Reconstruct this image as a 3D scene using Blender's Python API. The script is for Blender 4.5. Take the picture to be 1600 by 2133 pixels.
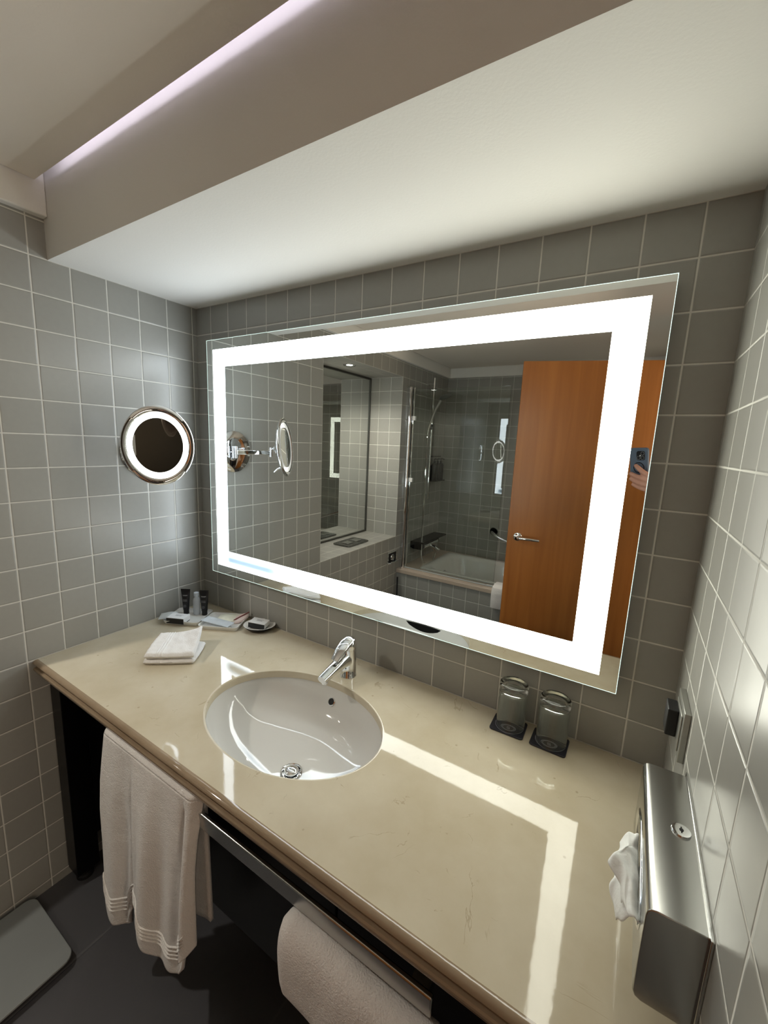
import bpy, bmesh, math, random
from mathutils import Vector, Matrix, noise
random.seed(7)
scene = bpy.context.scene
for o in list(bpy.data.objects): bpy.data.objects.remove(o)
COL = scene.collection
PI = math.pi

# ---------------------------------------------------------------- camera
cam_d = bpy.data.cameras.new('camera'); cam = bpy.data.objects.new('camera', cam_d); COL.objects.link(cam)
cam_d.sensor_fit = 'VERTICAL'; cam_d.sensor_height = 24.0
cam_d.lens = 24.0 * 852.3 / 2133.0
cam_d.clip_start = 0.005; cam_d.clip_end = 50
CR = Vector((0.8510436, 0.52339316, 0.04224215)); CU = Vector((-0.1230984, 0.12065927, 0.98503204)); CF = Vector((-0.51046213, 0.84350515, -0.16711517))
CP = Vector((1.56309534, -1.07627478, 1.58295856))
rm = Matrix((CR, CU, -CF)).transposed().to_4x4()
cam.matrix_world = Matrix.Translation(CP) @ rm
scene.camera = cam
# ---------------------------------------------------------------- view, world, key lights
scene.view_settings.view_transform = 'Standard'; scene.view_settings.look = 'None'
scene.view_settings.exposure = 1.23; scene.view_settings.gamma = 1.0; scene.view_settings.use_curve_mapping = False
world = bpy.data.worlds.new('world'); scene.world = world; world.use_nodes = True
world.node_tree.nodes['Background'].inputs[0].default_value = (0.02, 0.02, 0.022, 1)
world.node_tree.nodes['Background'].inputs[1].default_value = 0.1
BAND = 4.6        # radiance of the vanity mirror's frosted light band
RING = 3.0        # radiance of the shaving mirror's light ring
EDGE = 0.50       # glow of the edge-lit glass rim
COVE = 2.1       # LED strip hidden above the ceiling panel
SPOT = 7.0        # ceiling downlights (W)
NICHE = 13.0       # downlight in the niche (W)
HALL_FILL = 11.0        # unseen fill light added beyond the door to brighten the room (W)

# ---------------------------------------------------------------- measures (metres)
T = 0.102; ZS = 2.074; W = 1.703; YB = -2.6; ZC = 2.265; ZTOP = 2.36; MY = -0.027
ZT = 0.85; YF = -0.62
TUBY = -1.80; TUBZ = 0.575
NY0 = -0.836; NY1 = -1.754; NX = -0.29

# ---------------------------------------------------------------- materials
def newmat(name):
    m = bpy.data.materials.new(name); m.use_nodes = True
    return m, m.node_tree.nodes, m.node_tree.links, m.node_tree.nodes['Principled BSDF']
def mat(name, col, rough=.5, metal=0., spec=.5, trans=0., ior=1.45, emis=None, estr=0., coat=0., sheen=0., bump=None, alpha=1.):
    m, n, l, b = newmat(name)
    b.inputs['Base Color'].default_value = (*col, 1); b.inputs['Roughness'].default_value = rough
    b.inputs['Metallic'].default_value = metal; b.inputs['Specular IOR Level'].default_value = spec
    b.inputs['Transmission Weight'].default_value = trans; b.inputs['IOR'].default_value = ior
    b.inputs['Coat Weight'].default_value = coat; b.inputs['Sheen Weight'].default_value = sheen; b.inputs['Alpha'].default_value = alpha
    if emis: b.inputs['Emission Color'].default_value = (*emis, 1); b.inputs['Emission Strength'].default_value = estr
    if bump:
        t = n.new('ShaderNodeTexNoise'); t.inputs['Scale'].default_value = bump[0]; t.inputs['Detail'].default_value = 4
        tc = n.new('ShaderNodeTexCoord'); l.new(tc.outputs['Object'], t.inputs['Vector'])
        bp = n.new('ShaderNodeBump'); bp.inputs['Strength'].default_value = bump[1]; bp.inputs['Distance'].default_value = bump[2]
        l.new(t.outputs['Fac'], bp.inputs['Height']); l.new(bp.outputs['Normal'], b.inputs['Normal'])
    return m
def mth(n, l, op, a, b=None, c=None):
    x = n.new('ShaderNodeMath'); x.operation = op
    for i, v in enumerate((a, b, c)):
        if v is None: continue
        if isinstance(v, (int, float)): x.inputs[i].default_value = v
        else: l.new(v, x.inputs[i])
    return x.outputs[0]
def tile_mat(name, ax, off, tile=(0.320, 0.318, 0.292), grout=(0.66, 0.65, 0.60), T=T, gw=0.0030, rough=.3):
    """square glazed tiles on the plane of axes ax, grid through off"""
    m, n, l, b = newmat(name)
    g = n.new('ShaderNodeNewGeometry'); s = n.new('ShaderNodeSeparateXYZ'); l.new(g.outputs['Position'], s.inputs[0])
    h = []; cells = []
    for a, o in zip(ax, off):
        q = mth(n, l, 'DIVIDE', mth(n, l, 'SUBTRACT', s.outputs['XYZ'.index(a)], o), T)
        f = mth(n, l, 'FRACT', q); cells.append(mth(n, l, 'FLOOR', q))
        h.append(mth(n, l, 'MULTIPLY', mth(n, l, 'MINIMUM', f, mth(n, l, 'SUBTRACT', 1.0, f)), T))
    nt = n.new('ShaderNodeTexNoise'); nt.inputs['Scale'].default_value = 35; l.new(g.outputs['Position'], nt.inputs['Vector'])
    wob = mth(n, l, 'MULTIPLY', mth(n, l, 'SUBTRACT', nt.outputs['Fac'], .5), 0.0012)
    dist = mth(n, l, 'ADD', mth(n, l, 'MINIMUM', h[0], h[1]), wob)
    mr = n.new('ShaderNodeMapRange'); mr.interpolation_type = 'SMOOTHSTEP'
    mr.inputs['From Min'].default_value = gw * .35; mr.inputs['From Max'].default_value = gw * .72; l.new(dist, mr.inputs['Value'])
    cb = n.new('ShaderNodeCombineXYZ'); l.new(cells[0], cb.inputs[0]); l.new(cells[1], cb.inputs[1])
    wn = n.new('ShaderNodeTexWhiteNoise'); wn.noise_dimensions = '3D'; l.new(cb.outputs[0], wn.inputs['Vector'])
    nb = n.new('ShaderNodeTexNoise'); nb.inputs['Scale'].default_value = 60; nb.inputs['Detail'].default_value = 5; l.new(g.outputs['Position'], nb.inputs['Vector'])
    var = mth(n, l, 'ADD', mth(n, l, 'MULTIPLY', wn.outputs['Value'], .10), mth(n, l, 'MULTIPLY', nb.outputs['Fac'], .08))
    hs = n.new('ShaderNodeHueSaturation'); hs.inputs['Color'].default_value = (*tile, 1); l.new(mth(n, l, 'ADD', var, .91), hs.inputs['Value'])
    mx = n.new('ShaderNodeMix'); mx.data_type = 'RGBA'; l.new(mr.outputs[0], mx.inputs['Factor'])
    mx.inputs['A'].default_value = (*grout, 1); l.new(hs.outputs[0], mx.inputs['B']); l.new(mx.outputs['Result'], b.inputs['Base Color'])
    rr = n.new('ShaderNodeMapRange'); rr.inputs['To Min'].default_value = .85; rr.inputs['To Max'].default_value = rough; l.new(mr.outputs[0], rr.inputs['Value']); l.new(rr.outputs[0], b.inputs['Roughness'])
    # pillowed edge, gentle waviness of the glaze
    pm = n.new('ShaderNodeMapRange'); pm.interpolation_type = 'SMOOTHSTEP'; pm.inputs['From Min'].default_value = gw * .3; pm.inputs['From Max'].default_value = gw * 1.5; l.new(dist, pm.inputs['Value'])
    nw = n.new('ShaderNodeTexNoise'); nw.inputs['Scale'].default_value = 9; nw.inputs['Detail'].default_value = 1; l.new(g.outputs['Position'], nw.inputs['Vector'])
    hh = mth(n, l, 'ADD', mth(n, l, 'MULTIPLY', pm.outputs[0], .0012), mth(n, l, 'MULTIPLY', nw.outputs['Fac'], .0012))
    bp = n.new('ShaderNodeBump'); bp.inputs['Strength'].default_value = .7; bp.inputs['Distance'].default_value = 1.0
    l.new(hh, bp.inputs['Height']); l.new(bp.outputs['Normal'], b.inputs['Normal'])
    b.inputs['Specular IOR Level'].default_value = .5
    return m
OY = -0.1218; OX = 0.0891; OR = -0.1312
M = {}
M['t_left'] = tile_mat('tile_left', 'YZ', (OY, ZS))
M['t_front'] = tile_mat('tile_front', 'XZ', (OX, ZS))
M['t_right'] = tile_mat('tile_right', 'YZ', (OR, ZS))
M['t_flat'] = tile_mat('tile_flat', 'XY', (0.0, OY))
M['t_niche'] = tile_mat('tile_niche', 'XZ', (0.0, ZS))
M['floor'] = tile_mat('tile_floor', 'XY', (0.30, -0.30), tile=(.085, .085, .092), grout=(.10, .10, .105), T=.60, gw=.004, rough=.42)
M['paint'] = mat('white_plaster', (.80, .79, .75), .75, bump=(180, .12, .002))
M['panel'] = mat('ceiling_panel', (.86, .81, .74), .8, bump=(180, .1, .002))
M['chrome'] = mat('chrome', (.86, .87, .88), .04, 1.)
M['steel'] = mat('brushed_steel', (.50, .50, .485), .20, 1.)
M['black'] = mat('black_lacquer', (.003, .003, .0034), .28, spec=.18)
M['blackm'] = mat('black_matt', (.012, .012, .013), .5)
M['porc'] = mat('porcelain', (.66, .65, .62), .06, spec=.5, coat=.4)
M['porc2'] = mat('tray_ceramic', (.72, .71, .67), .25)
M['mirror'] = mat('mirror_silver', (.80, .82, .80), .0, 1.)
M['alu'] = mat('mirror_case', (.55, .56, .56), .35, .9)
M['glass'] = mat('clear_glass', (.95, .98, .96), .0, trans=1., ior=1.5)
M['pane'] = mat('screen_glass', (.90, .95, .92), .0, trans=1., ior=1.5)
M['edge'] = mat('lit_glass_edge', (.6, .75, .7), .3, emis=(.80, 1., .92), estr=EDGE)
M['ring'] = mat('ring_light', (.9, .9, .9), .4, emis=(1., .985, .95), estr=RING)
M['led'] = mat('led_strip', (.9, .9, .9), .4, emis=(.86, .80, 1.), estr=COVE)
M['lamp'] = mat('spot_lamp', (.9, .9, .9), .4, emis=(1., .96, .88), estr=14.)
M['paper'] = mat('tissue_paper', (.82, .83, .81), .9, bump=(60, .5, .004))
M['white'] = mat('white_plastic', (.75, .75, .73), .3)
M['tube'] = mat('tube_black', (.010, .010, .012), .28)
M['print'] = mat('grey_print', (.20, .20, .21), .5)
M['card'] = mat('white_card', (.80, .80, .80), .55)
M['fog'] = mat('frosted_plastic', (.78, .82, .82), .35, trans=.55, ior=1.1)
M['clearbag'] = mat('clear_wrapper', (.85, .90, .95), .12, trans=.6, ior=1.15)
M['cream'] = mat('cream_pads', (.70, .70, .58), .7)
M['pink'] = mat('pink_wrapper', (.72, .60, .57), .3)
M['red'] = mat('redbrown_stripe', (.16, .03, .03), .4)
M['coaster'] = mat('coaster_leather', (.022, .022, .030), .38, bump=(500, .4, .001))
M['emboss'] = mat('coaster_print', (.30, .30, .33), .35)
M['skin'] = mat('skin', (.50, .26, .19), .5)
M['hair'] = mat('hair', (.03, .018, .012), .6)
M['shirt'] = mat('dark_shirt', (.02, .022, .026), .85)
M['trousers'] = mat('dark_trousers', (.018, .02, .03), .85)
M['phone'] = mat('blue_grey_case', (.085, .115, .165), .45)
M['phoneblack'] = mat('phone_black', (.01, .01, .014), .15)
M['wallpaint'] = mat('hall_paint', (.13, .12, .105), .8)
M['jamb'] = mat('door_frame_paint', (.55, .53, .49), .5)
M['rim'] = mat('tub_surround_stone', (.50, .41, .33), .3)
M['socket'] = mat('socket_plate', (.38, .38, .35), .32, .6)
M['dark'] = mat('darkness', (.004, .004, .004), .6)
M['scale'] = mat('pale_grey_glass', (.26, .28, .28), .35)

def cloth_mat(name, col, fold=False):
    m, n, l, b = newmat(name)
    b.inputs['Base Color'].default_value = (*col, 1); b.inputs['Roughness'].default_value = .95; b.inputs['Sheen Weight'].default_value = .25; b.inputs['Specular IOR Level'].default_value = .1
    tc = n.new('ShaderNodeTexCoord')
    t = n.new('ShaderNodeTexNoise'); t.inputs['Scale'].default_value = 330; t.inputs['Detail'].default_value = 3; l.new(tc.outputs['Object'], t.inputs['Vector'])
    t2 = n.new('ShaderNodeTexNoise'); t2.inputs['Scale'].default_value = 22; t2.inputs['Detail'].default_value = 3; l.new(tc.outputs['Object'], t2.inputs['Vector'])
    h = mth(n, l, 'ADD', mth(n, l, 'MULTIPLY', t.outputs['Fac'], .0026), mth(n, l, 'MULTIPLY', t2.outputs['Fac'], .006))
    bp = n.new('ShaderNodeBump'); bp.inputs['Strength'].default_value = .7; bp.inputs['Distance'].default_value = 1.; l.new(h, bp.inputs['Height']); l.new(bp.outputs['Normal'], b.inputs['Normal'])
    return m
M['towel'] = cloth_mat('white_terry', (.82, .80, .78))
M['band'] = cloth_mat('woven_border', (.88, .87, .85))

# frosted band of the vanity mirror: the LED tone runs from cool (left) to greenish white (right), weaker at lower left
m, n, l, b = newmat('light_band'); M['lightband'] = m
g = n.new('ShaderNodeNewGeometry'); s = n.new('ShaderNodeSeparateXYZ'); l.new(g.outputs['Position'], s.inputs[0])
rp = n.new('ShaderNodeValToRGB'); rp.color_ramp.elements[0].position = .0; rp.color_ramp.elements[0].color = (.80, .90, 1.0, 1)
rp.color_ramp.elements[1].position = .9; rp.color_ramp.elements[1].color = (1.0, 1.0, .86, 1); e = rp.color_ramp.elements.new(.42); e.color = (.95, .99, .97, 1)
l.new(mth(n, l, 'DIVIDE', s.outputs[0], W), rp.inputs[0]); l.new(rp.outputs[0], b.inputs['Emission Color'])
nb = n.new('ShaderNodeTexNoise'); nb.inputs['Scale'].default_value = 3.; l.new(g.outputs['Position'], nb.inputs['Vector'])
l.new(mth(n, l, 'MULTIPLY', mth(n, l, 'ADD', mth(n, l, 'MULTIPLY', nb.outputs['Fac'], .3), .85), BAND), b.inputs['Emission Strength'])
def sm_(v_, a_, b_):
    r_ = n.new('ShaderNodeMapRange'); r_.interpolation_type = 'SMOOTHSTEP'; r_.inputs['From Min'].default_value = a_; r_.inputs['From Max'].default_value = b_; l.new(v_, r_.inputs['Value']); return r_.outputs[0]
mk = mth(n, l, 'MULTIPLY', sm_(s.outputs[0], .15, .21), mth(n, l, 'SUBTRACT', 1., sm_(s.outputs[0], .42, .66)))
mk = mth(n, l, 'MULTIPLY', mk, mth(n, l, 'SUBTRACT', 1., sm_(mth(n, l, 'ABSOLUTE', mth(n, l, 'SUBTRACT', s.outputs[2], 1.088)), .004, .036)))
st_ = b.inputs['Emission Strength'].links[0].from_socket
l.new(mth(n, l, 'MULTIPLY', st_, mth(n, l, 'SUBTRACT', 1., mth(n, l, 'MULTIPLY', mk, .925))), b.inputs['Emission Strength'])
mc_ = n.new('ShaderNodeMix'); mc_.data_type = 'RGBA'; l.new(mk, mc_.inputs['Factor']); l.new(rp.outputs[0], mc_.inputs['A']); mc_.inputs['B'].default_value = (.50, .76, 1.0, 1); l.new(mc_.outputs['Result'], b.inputs['Emission Color'])
b.inputs['Base Color'].default_value = (.5, .6, .7, 1); b.inputs['Roughness'].default_value = .35

# beige marble
m, n, l, b = newmat('crema_marble'); M['marble'] = m
tc = n.new('ShaderNodeTexCoord'); mp = n.new('ShaderNodeMapping'); l.new(tc.outputs['Object'], mp.inputs[0]); mp.inputs['Rotation'].default_value = (0, 0, .5)
n1 = n.new('ShaderNodeTexNoise'); n1.inputs['Scale'].default_value = 5; n1.inputs['Detail'].default_value = 7; n1.inputs['Roughness'].default_value = .6; l.new(mp.outputs[0], n1.inputs['Vector'])
cr = n.new('ShaderNodeValToRGB'); cr.color_ramp.elements[0].position = .3; cr.color_ramp.elements[0].color = (.50, .43, .305, 1); cr.color_ramp.elements[1].position = .72; cr.color_ramp.elements[1].color = (.62, .56, .435, 1)
l.new(n1.outputs['Fac'], cr.inputs[0])
def vein(scale, lo, hi, mask, seed):
    a = n.new('ShaderNodeTexNoise'); a.inputs['Scale'].default_value = scale; a.inputs['Detail'].default_value = 6; a.inputs['Distortion'].default_value = .45 if scale > 8 else .9
    mm = n.new('ShaderNodeMapping'); mm.inputs['Location'].default_value = (seed, seed * 2, 0); l.new(mp.outputs[0], mm.inputs[0]); l.new(mm.outputs[0], a.inputs['Vector'])
    d = mth(n, l, 'ABSOLUTE', mth(n, l, 'SUBTRACT', a.outputs['Fac'], .5))
    r = n.new('ShaderNodeMapRange'); r.inputs['From Min'].default_value = lo; r.inputs['From Max'].default_value = hi; r.inputs['To Min'].default_value = 1; r.inputs['To Max'].default_value = 0; l.new(d, r.inputs['Value'])
    k = n.new('ShaderNodeTexNoise'); k.inputs['Scale'].default_value = scale * 2.3; l.new(mm.outputs[0], k.inputs['Vector'])
    r2 = n.new('ShaderNodeMapRange'); r2.inputs['From Min'].default_value = mask; r2.inputs['From Max'].default_value = mask + .06; l.new(k.outputs['Fac'], r2.inputs['Value'])
    return mth(n, l, 'MULTIPLY', r.outputs[0], r2.outputs[0])
v = mth(n, l, 'MAXIMUM', vein(4.5, .0005, .005, .57, 3), vein(11, .001, .007, .62, 9))
vo = n.new('ShaderNodeTexVoronoi'); vo.inputs['Scale'].default_value = 22; l.new(mp.outputs[0], vo.inputs['Vector'])
sp = n.new('ShaderNodeMapRange'); sp.inputs['From Min'].default_value = .045; sp.inputs['From Max'].default_value = .085; sp.inputs['To Min'].default_value = 1; sp.inputs['To Max'].default_value = 0; l.new(vo.outputs['Distance'], sp.inputs['Value'])
sc = n.new('ShaderNodeSeparateColor'); l.new(vo.outputs['Color'], sc.inputs[0])
v = mth(n, l, 'MULTIPLY', mth(n, l, 'MAXIMUM', v, mth(n, l, 'MULTIPLY', sp.outputs[0], mth(n, l, 'GREATER_THAN', sc.outputs[0], .68))), .45)
mx = n.new('ShaderNodeMix'); mx.data_type = 'RGBA'; l.new(v, mx.inputs['Factor']); l.new(cr.outputs[0], mx.inputs['A']); mx.inputs['B'].default_value = (.26, .18, .095, 1)
l.new(mx.outputs['Result'], b.inputs['Base Color']); b.inputs['Roughness'].default_value = .045; b.inputs['Specular IOR Level'].default_value = .40
nn = n.new('ShaderNodeTexNoise'); nn.inputs['Scale'].default_value = 60; l.new(tc.outputs['Object'], nn.inputs['Vector'])
bp = n.new('ShaderNodeBump'); bp.inputs['Strength'].default_value = .05; bp.inputs['Distance'].default_value = .001; l.new(nn.outputs['Fac'], bp.inputs['Height']); l.new(bp.outputs['Normal'], b.inputs['Normal'])

m2_ = m.copy(); m2_.name = 'marble_edge_shaded'; M['marble_edge_shaded'] = m2_  # marble copy darkened to stand in for shade on the front edge
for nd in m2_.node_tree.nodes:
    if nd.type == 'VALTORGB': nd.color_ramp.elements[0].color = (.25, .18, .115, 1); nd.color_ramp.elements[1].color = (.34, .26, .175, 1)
# orange-brown wood veneer
m, n, l, b = newmat('cherry_veneer'); M['wood'] = m
tc = n.new('ShaderNodeTexCoord'); mp = n.new('ShaderNodeMapping'); l.new(tc.outputs['Object'], mp.inputs[0]); mp.inputs['Scale'].default_value = (14, 14, .7)
n1 = n.new('ShaderNodeTexNoise'); n1.inputs['Scale'].default_value = 1.5; n1.inputs['Detail'].default_value = 8; n1.inputs['Distortion'].default_value = .6; l.new(mp.outputs[0], n1.inputs['Vector'])
cr = n.new('ShaderNodeValToRGB'); cr.color_ramp.elements[0].position = .25; cr.color_ramp.elements[0].color = (.29, .100, .022, 1); cr.color_ramp.elements[1].position = .8; cr.color_ramp.elements[1].color = (.43, .165, .040, 1)
l.new(n1.outputs['Fac'], cr.inputs[0]); l.new(cr.outputs[0], b.inputs['Base Color']); b.inputs['Roughness'].default_value = .32

# ---------------------------------------------------------------- mesh helpers
class MB:
    def __init__(s): s.v = []; s.f = []; s.mi = []
    def add(s, vs, fs, mi=0, mx=None):
        k = len(s.v)
        s.v += [tuple(mx @ Vector(q)) if mx else tuple(q) for q in vs]
        s.f += [tuple(i + k for i in f) for f in fs]; s.mi += [mi] * len(fs); return s
    def box(s, x0, x1, y0, y1, z0, z1, mi=0, mx=None):
        vs = [(x, y, z) for x in (x0, x1) for y in (y0, y1) for z in (z0, z1)]
        return s.add(vs, [(0, 1, 3, 2), (4, 6, 7, 5), (0, 4, 5, 1), (2, 3, 7, 6), (0, 2, 6, 4), (1, 5, 7, 3)], mi, mx)
    def prism(s, pts, z0, z1, mi=0, mx=None):
        k = len(pts); vs = [(x, y, z0) for x, y in pts] + [(x, y, z1) for x, y in pts]
        fs = [tuple(range(k - 1, -1, -1)), tuple(range(k, 2 * k))] + [(i, (i + 1) % k, k + (i + 1) % k, k + i) for i in range(k)]
        return s.add(vs, fs, mi, mx)
    def lathe(s, prof, n=48, mx=None, mi=0, closed=False):
        vs = []; fs = []; P = len(prof)
        for i in range(n):
            a = 2 * PI * i / n
            vs += [(r * math.cos(a), r * math.sin(a), z) for r, z in prof]
        R = range(P if closed else P - 1)
        for i in range(n):
            j = (i + 1) % n
            for k in R:
                k2 = (k + 1) % P; fs.append((i * P + k, j * P + k, j * P + k2, i * P + k2))
        return s.add(vs, fs, mi, mx)
    def tube(s, pts, rad, n=14, mi=0, cap=True):
        pts = [Vector(p) for p in pts]; rads = rad if isinstance(rad, (list, tuple)) else [rad] * len(pts)
        vs = []; up = None
        for i, p in enumerate(pts):
            d = (pts[min(i + 1, len(pts) - 1)] - pts[max(i - 1, 0)]).normalized()
            if up is None: up = d.orthogonal().normalized()
            up = (up - d * up.dot(d)).normalized(); sd = d.cross(up)
            vs += [tuple(p + (up * math.cos(2 * PI * k / n) + sd * math.sin(2 * PI * k / n)) * rads[i]) for k in range(n)]
        fs = [(i * n + k, i * n + (k + 1) % n, (i + 1) * n + (k + 1) % n, (i + 1) * n + k) for i in range(len(pts) - 1) for k in range(n)]
        if cap: fs += [tuple(range(n - 1, -1, -1)), tuple(range((len(pts) - 1) * n, len(pts) * n))]
        return s.add(vs, fs, mi)
    def grid(s, fn, nu, nv, mi=0, wrap=False):
        vs = [fn(i / nu, j / nv) for i in range(nu + (0 if wrap else 1)) for j in range(nv + 1)]
        N = nu if wrap else nu + 1
        fs = [(i * (nv + 1) + j, ((i + 1) % N) * (nv + 1) + j, ((i + 1) % N) * (nv + 1) + j + 1, i * (nv + 1) + j + 1) for i in range(nu) for j in range(nv)]
        return s.add(vs, fs, mi)
    def ell(s, c, r, n=24, mi=0, rot=None):
        c = Vector(c); mx = Matrix.Translation(c) @ (rot.to_4x4() if rot else Matrix()) @ Matrix.Diagonal((*r, 1))
        prof = [(max(1e-5, math.sin(PI * k / n)), -math.cos(PI * k / n)) for k in range(n + 1)]
        return s.lathe(prof, n * 2, mx, mi)
    def build(s, name, mats, parent=None, smooth=False, bevel=0, seg=3, loc=None, sub=0, solid=0, sharp=35, fix=True):
        me = bpy.data.meshes.new(name); me.from_pydata(s.v, [], s.f); me.update()
        mats = mats if isinstance(mats, (list, tuple)) else [mats]
        for m_ in mats: me.materials.append(m_)
        for p_, i in zip(me.polygons, s.mi): p_.material_index = i
        if fix:
            b_ = bmesh.new(); b_.from_mesh(me); bmesh.ops.remove_doubles(b_, verts=b_.verts, dist=1e-6); bmesh.ops.recalc_face_normals(b_, faces=b_.faces); b_.to_mesh(me); b_.free()
        if smooth or bevel:
            me.polygons.foreach_set('use_smooth', [True] * len(me.polygons))
            try: me.set_sharp_from_angle(angle=math.radians(sharp))
            except Exception: pass
        o = bpy.data.objects.new(name, me); COL.objects.link(o)
        if loc:
            L = Vector(loc)
            for v_ in me.vertices: v_.co -= L
            o.location = L
        if parent:
            o.parent = parent
            pm = parent.location.copy()
            pp = parent.parent
            while pp: pm += pp.location; pp = pp.parent
            if not loc:
                for v_ in me.vertices: v_.co -= pm
            else: o.location -= pm
        if solid: md = o.modifiers.new('solid', 'SOLIDIFY'); md.thickness = solid; md.offset = 0
        if bevel: md = o.modifiers.new('bevel', 'BEVEL'); md.width = bevel; md.segments = seg; md.limit_method = 'ANGLE'; md.angle_limit = math.radians(40)
        if sub: md = o.modifiers.new('sub', 'SUBSURF'); md.levels = sub; md.render_levels = sub
        return o
def tag(o, label=None, cat=None, group=None, kind=None):
    if label: o['label'] = label
    if cat: o['category'] = cat
    if group: o['group'] = group
    if kind: o['kind'] = kind
    return o
def thing(name, label, cat, loc, group=None):
    o = bpy.data.objects.new(name, None); COL.objects.link(o); o.location = loc; o.empty_display_size = .05
    return tag(o, label, cat, group)
def struct(name, mb, mats, parent=None, **k):
    o = mb.build(name, mats, parent, **k)
    if not parent: tag(o, kind='structure')
    return o
def assign(o, rules):
    """rules: function(normal, centre) -> material index"""
    for p_ in o.data.polygons: p_.material_index = rules(p_.normal, p_.center)
def zrot(cx, cy, deg, z=0): return Matrix.Translation((cx, cy, z)) @ Matrix.Rotation(math.radians(deg), 4, 'Z')
def rrect(w, d, r, n=6):
    pts = []
    for sx, sy, a0 in ((1, 1, 0), (-1, 1, 90), (-1, -1, 180), (1, -1, 270)):
        for k in range(n + 1):
            a = math.radians(a0 + 90 * k / n); pts.append((sx * (w / 2 - r) + r * math.cos(a), sy * (d / 2 - r) + r * math.sin(a)))
    return pts
def frame_to(d, up=(0, 0, 1)):
    """rotation whose Z axis is d"""
    z = Vector(d).normalized(); x = Vector(up).cross(z).normalized(); y = z.cross(x)
    return Matrix((x, y, z)).transposed().to_4x4()

# ================================================================ SETTING
struct('floor', MB().box(-.4, 3.3, -2.75, .1, -.1, 0), M['floor'])
# left wall with the recessed niche
wl = MB().box(-.40, 0, NY0, .12, 0, ZTOP).box(-.40, 0, NY1, NY0, 0, ZT + .002).box(-.40, 0, NY1, NY0, ZS, ZTOP).box(-.40, 0, -2.75, NY1, 0, ZTOP).box(-.46, NX - .008, NY1, NY0, 0, ZTOP)
o = struct('wall_left', wl, [M['t_left'], M['t_niche'], M['t_flat'], M['paint']])
assign(o, lambda nn, c: 0 if abs(nn.x) > .5 else (1 if abs(nn.y) > .5 else 2))
struct('wall_front', MB().box(-.1, W + .1, 0, .1, 0, ZTOP), M['t_front'])
struct('wall_back', MB().box(-.4, W + .1, YB - .1, YB, 0, ZTOP), M['t_front'])
DY0, DY1, DZ = -.825, -1.645, 2.080       # doorway in the right wall
o = struct('wall_right', MB().box(W, W + .12, DY0, .1, 0, ZTOP).box(W, W + .12, YB - .1, DY1, 0, ZTOP).box(W, W + .12, DY1, DY0, DZ, ZTOP), [M['t_right'], M['t_front'], M['t_flat']])
assign(o, lambda nn, c: 0 if abs(nn.x) > .5 else 1)
# hallway beyond the doorway
struct('wall_hall', MB().box(3.2, 3.3, -2.75, .1, 0, ZTOP).box(W + .12, 3.3, -.35, -.25, 0, ZTOP).box(W + .12, 3.3, -2.75, -2.65, 0, ZTOP), M['wallpaint'])
# ceiling: suspended panel, void above, dropped soffit over the vanity
struct('ceiling', MB().box(.036, W - .033, YB + .034, -.512, ZC, ZC + .012), M['panel'])
struct('ceiling_void', MB().box(-.46, 3.3, -2.75, .12, ZTOP, ZTOP + .05), M['paint'])
struct('ceiling_soffit', MB().box(0, W, -.485, 0, ZS, ZTOP), M['paint'])
struct('ceiling_hall', MB().box(W + .12, 3.2, -2.65, -.35, 2.30, 2.34), M['paint'])
struct('trim_1', MB().box(0, .028, YB, -.485, 2.182, ZTOP), M['paint'], bevel=.004)
struct('trim_2', MB().box(0.028, W - .026, YB, YB + .026, 2.182, ZTOP), M['paint'], bevel=.004)
struct('trim_3', MB().box(W - .026, W, YB, -.485, 2.182, ZTOP), M['paint'], bevel=.004)
# door frame
fr = MB().box(W - .012, W + .13, DY0 - .045, DY0, 0, DZ).box(W - .012, W + .13, DY1, DY1 + .0015, 0, DZ).box(W - .012, W + .13, DY1 + .0015, DY0 - .045, DZ - .04, DZ)
struct('trim_4', fr, M['jamb'], bevel=.003)

# LED cove light strip hidden above the ceiling panel
o = MB().box(.13, W - .1, -.565, -.553, ZC + .0135, ZC + .030).build('led_strip', M['led'])
tag(o, 'violet-white strip light in the gap between the ceiling panel and the soffit', 'strip light')

# ================================================================ VANITY MIRROR
vm = thing('lit_vanity_mirror', 'large rectangular wall mirror with a glowing white light band along its edge', 'mirror', (.843, 0, 1.48))
X0, X1, Z0, Z1 = .097, 1.589, 1.021, 1.940
MB().box(X0 + .010, X1 - .010, -.0222, 0, Z0 + .010, Z1 - .010).build('mirror_case', M['alu'], vm)
o = MB().box(X0, X1, MY, -.0222, Z0, Z1).build('mirror_glass', [M['mirror'], M['alu']], vm)
assign(o, lambda nn, c: 0 if nn.y < -.5 else 1)
ew = .0012; yy_ = MY - .0003
o = MB().add([(X0, yy_, Z0), (X1, yy_, Z0), (X1, yy_, Z1), (X0, yy_, Z1), (X0 + ew, yy_, Z0 + ew), (X1 - ew, yy_, Z0 + ew), (X1 - ew, yy_, Z1 - ew), (X0 + ew, yy_, Z1 - ew)],
         [(0, 1, 5, 4), (1, 2, 6, 5), (2, 3, 7, 6), (3, 0, 4, 7)]).build('ground_edge', M['edge'], vm, fix=False)
tag(o, 'thin bright ground glass edge')
bx0, bx1, bz0, bz1 = .1345, 1.549, 1.0565, 1.9035
ix0, ix1, iz0, iz1 = .2015, 1.484, 1.121, 1.840
y = MY - .0006
fb = MB().add([(bx0, y, bz0), (bx1, y, bz0), (bx1, y, bz1), (bx0, y, bz1), (ix0, y, iz0), (ix1, y, iz0), (ix1, y, iz1), (ix0, y, iz1)],
              [(0, 1, 5, 4), (1, 2, 6, 5), (2, 3, 7, 6), (3, 0, 4, 7)])
o = fb.build('light_band', M['lightband'], vm, fix=False)
tag(o, 'glowing frosted white band')

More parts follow.
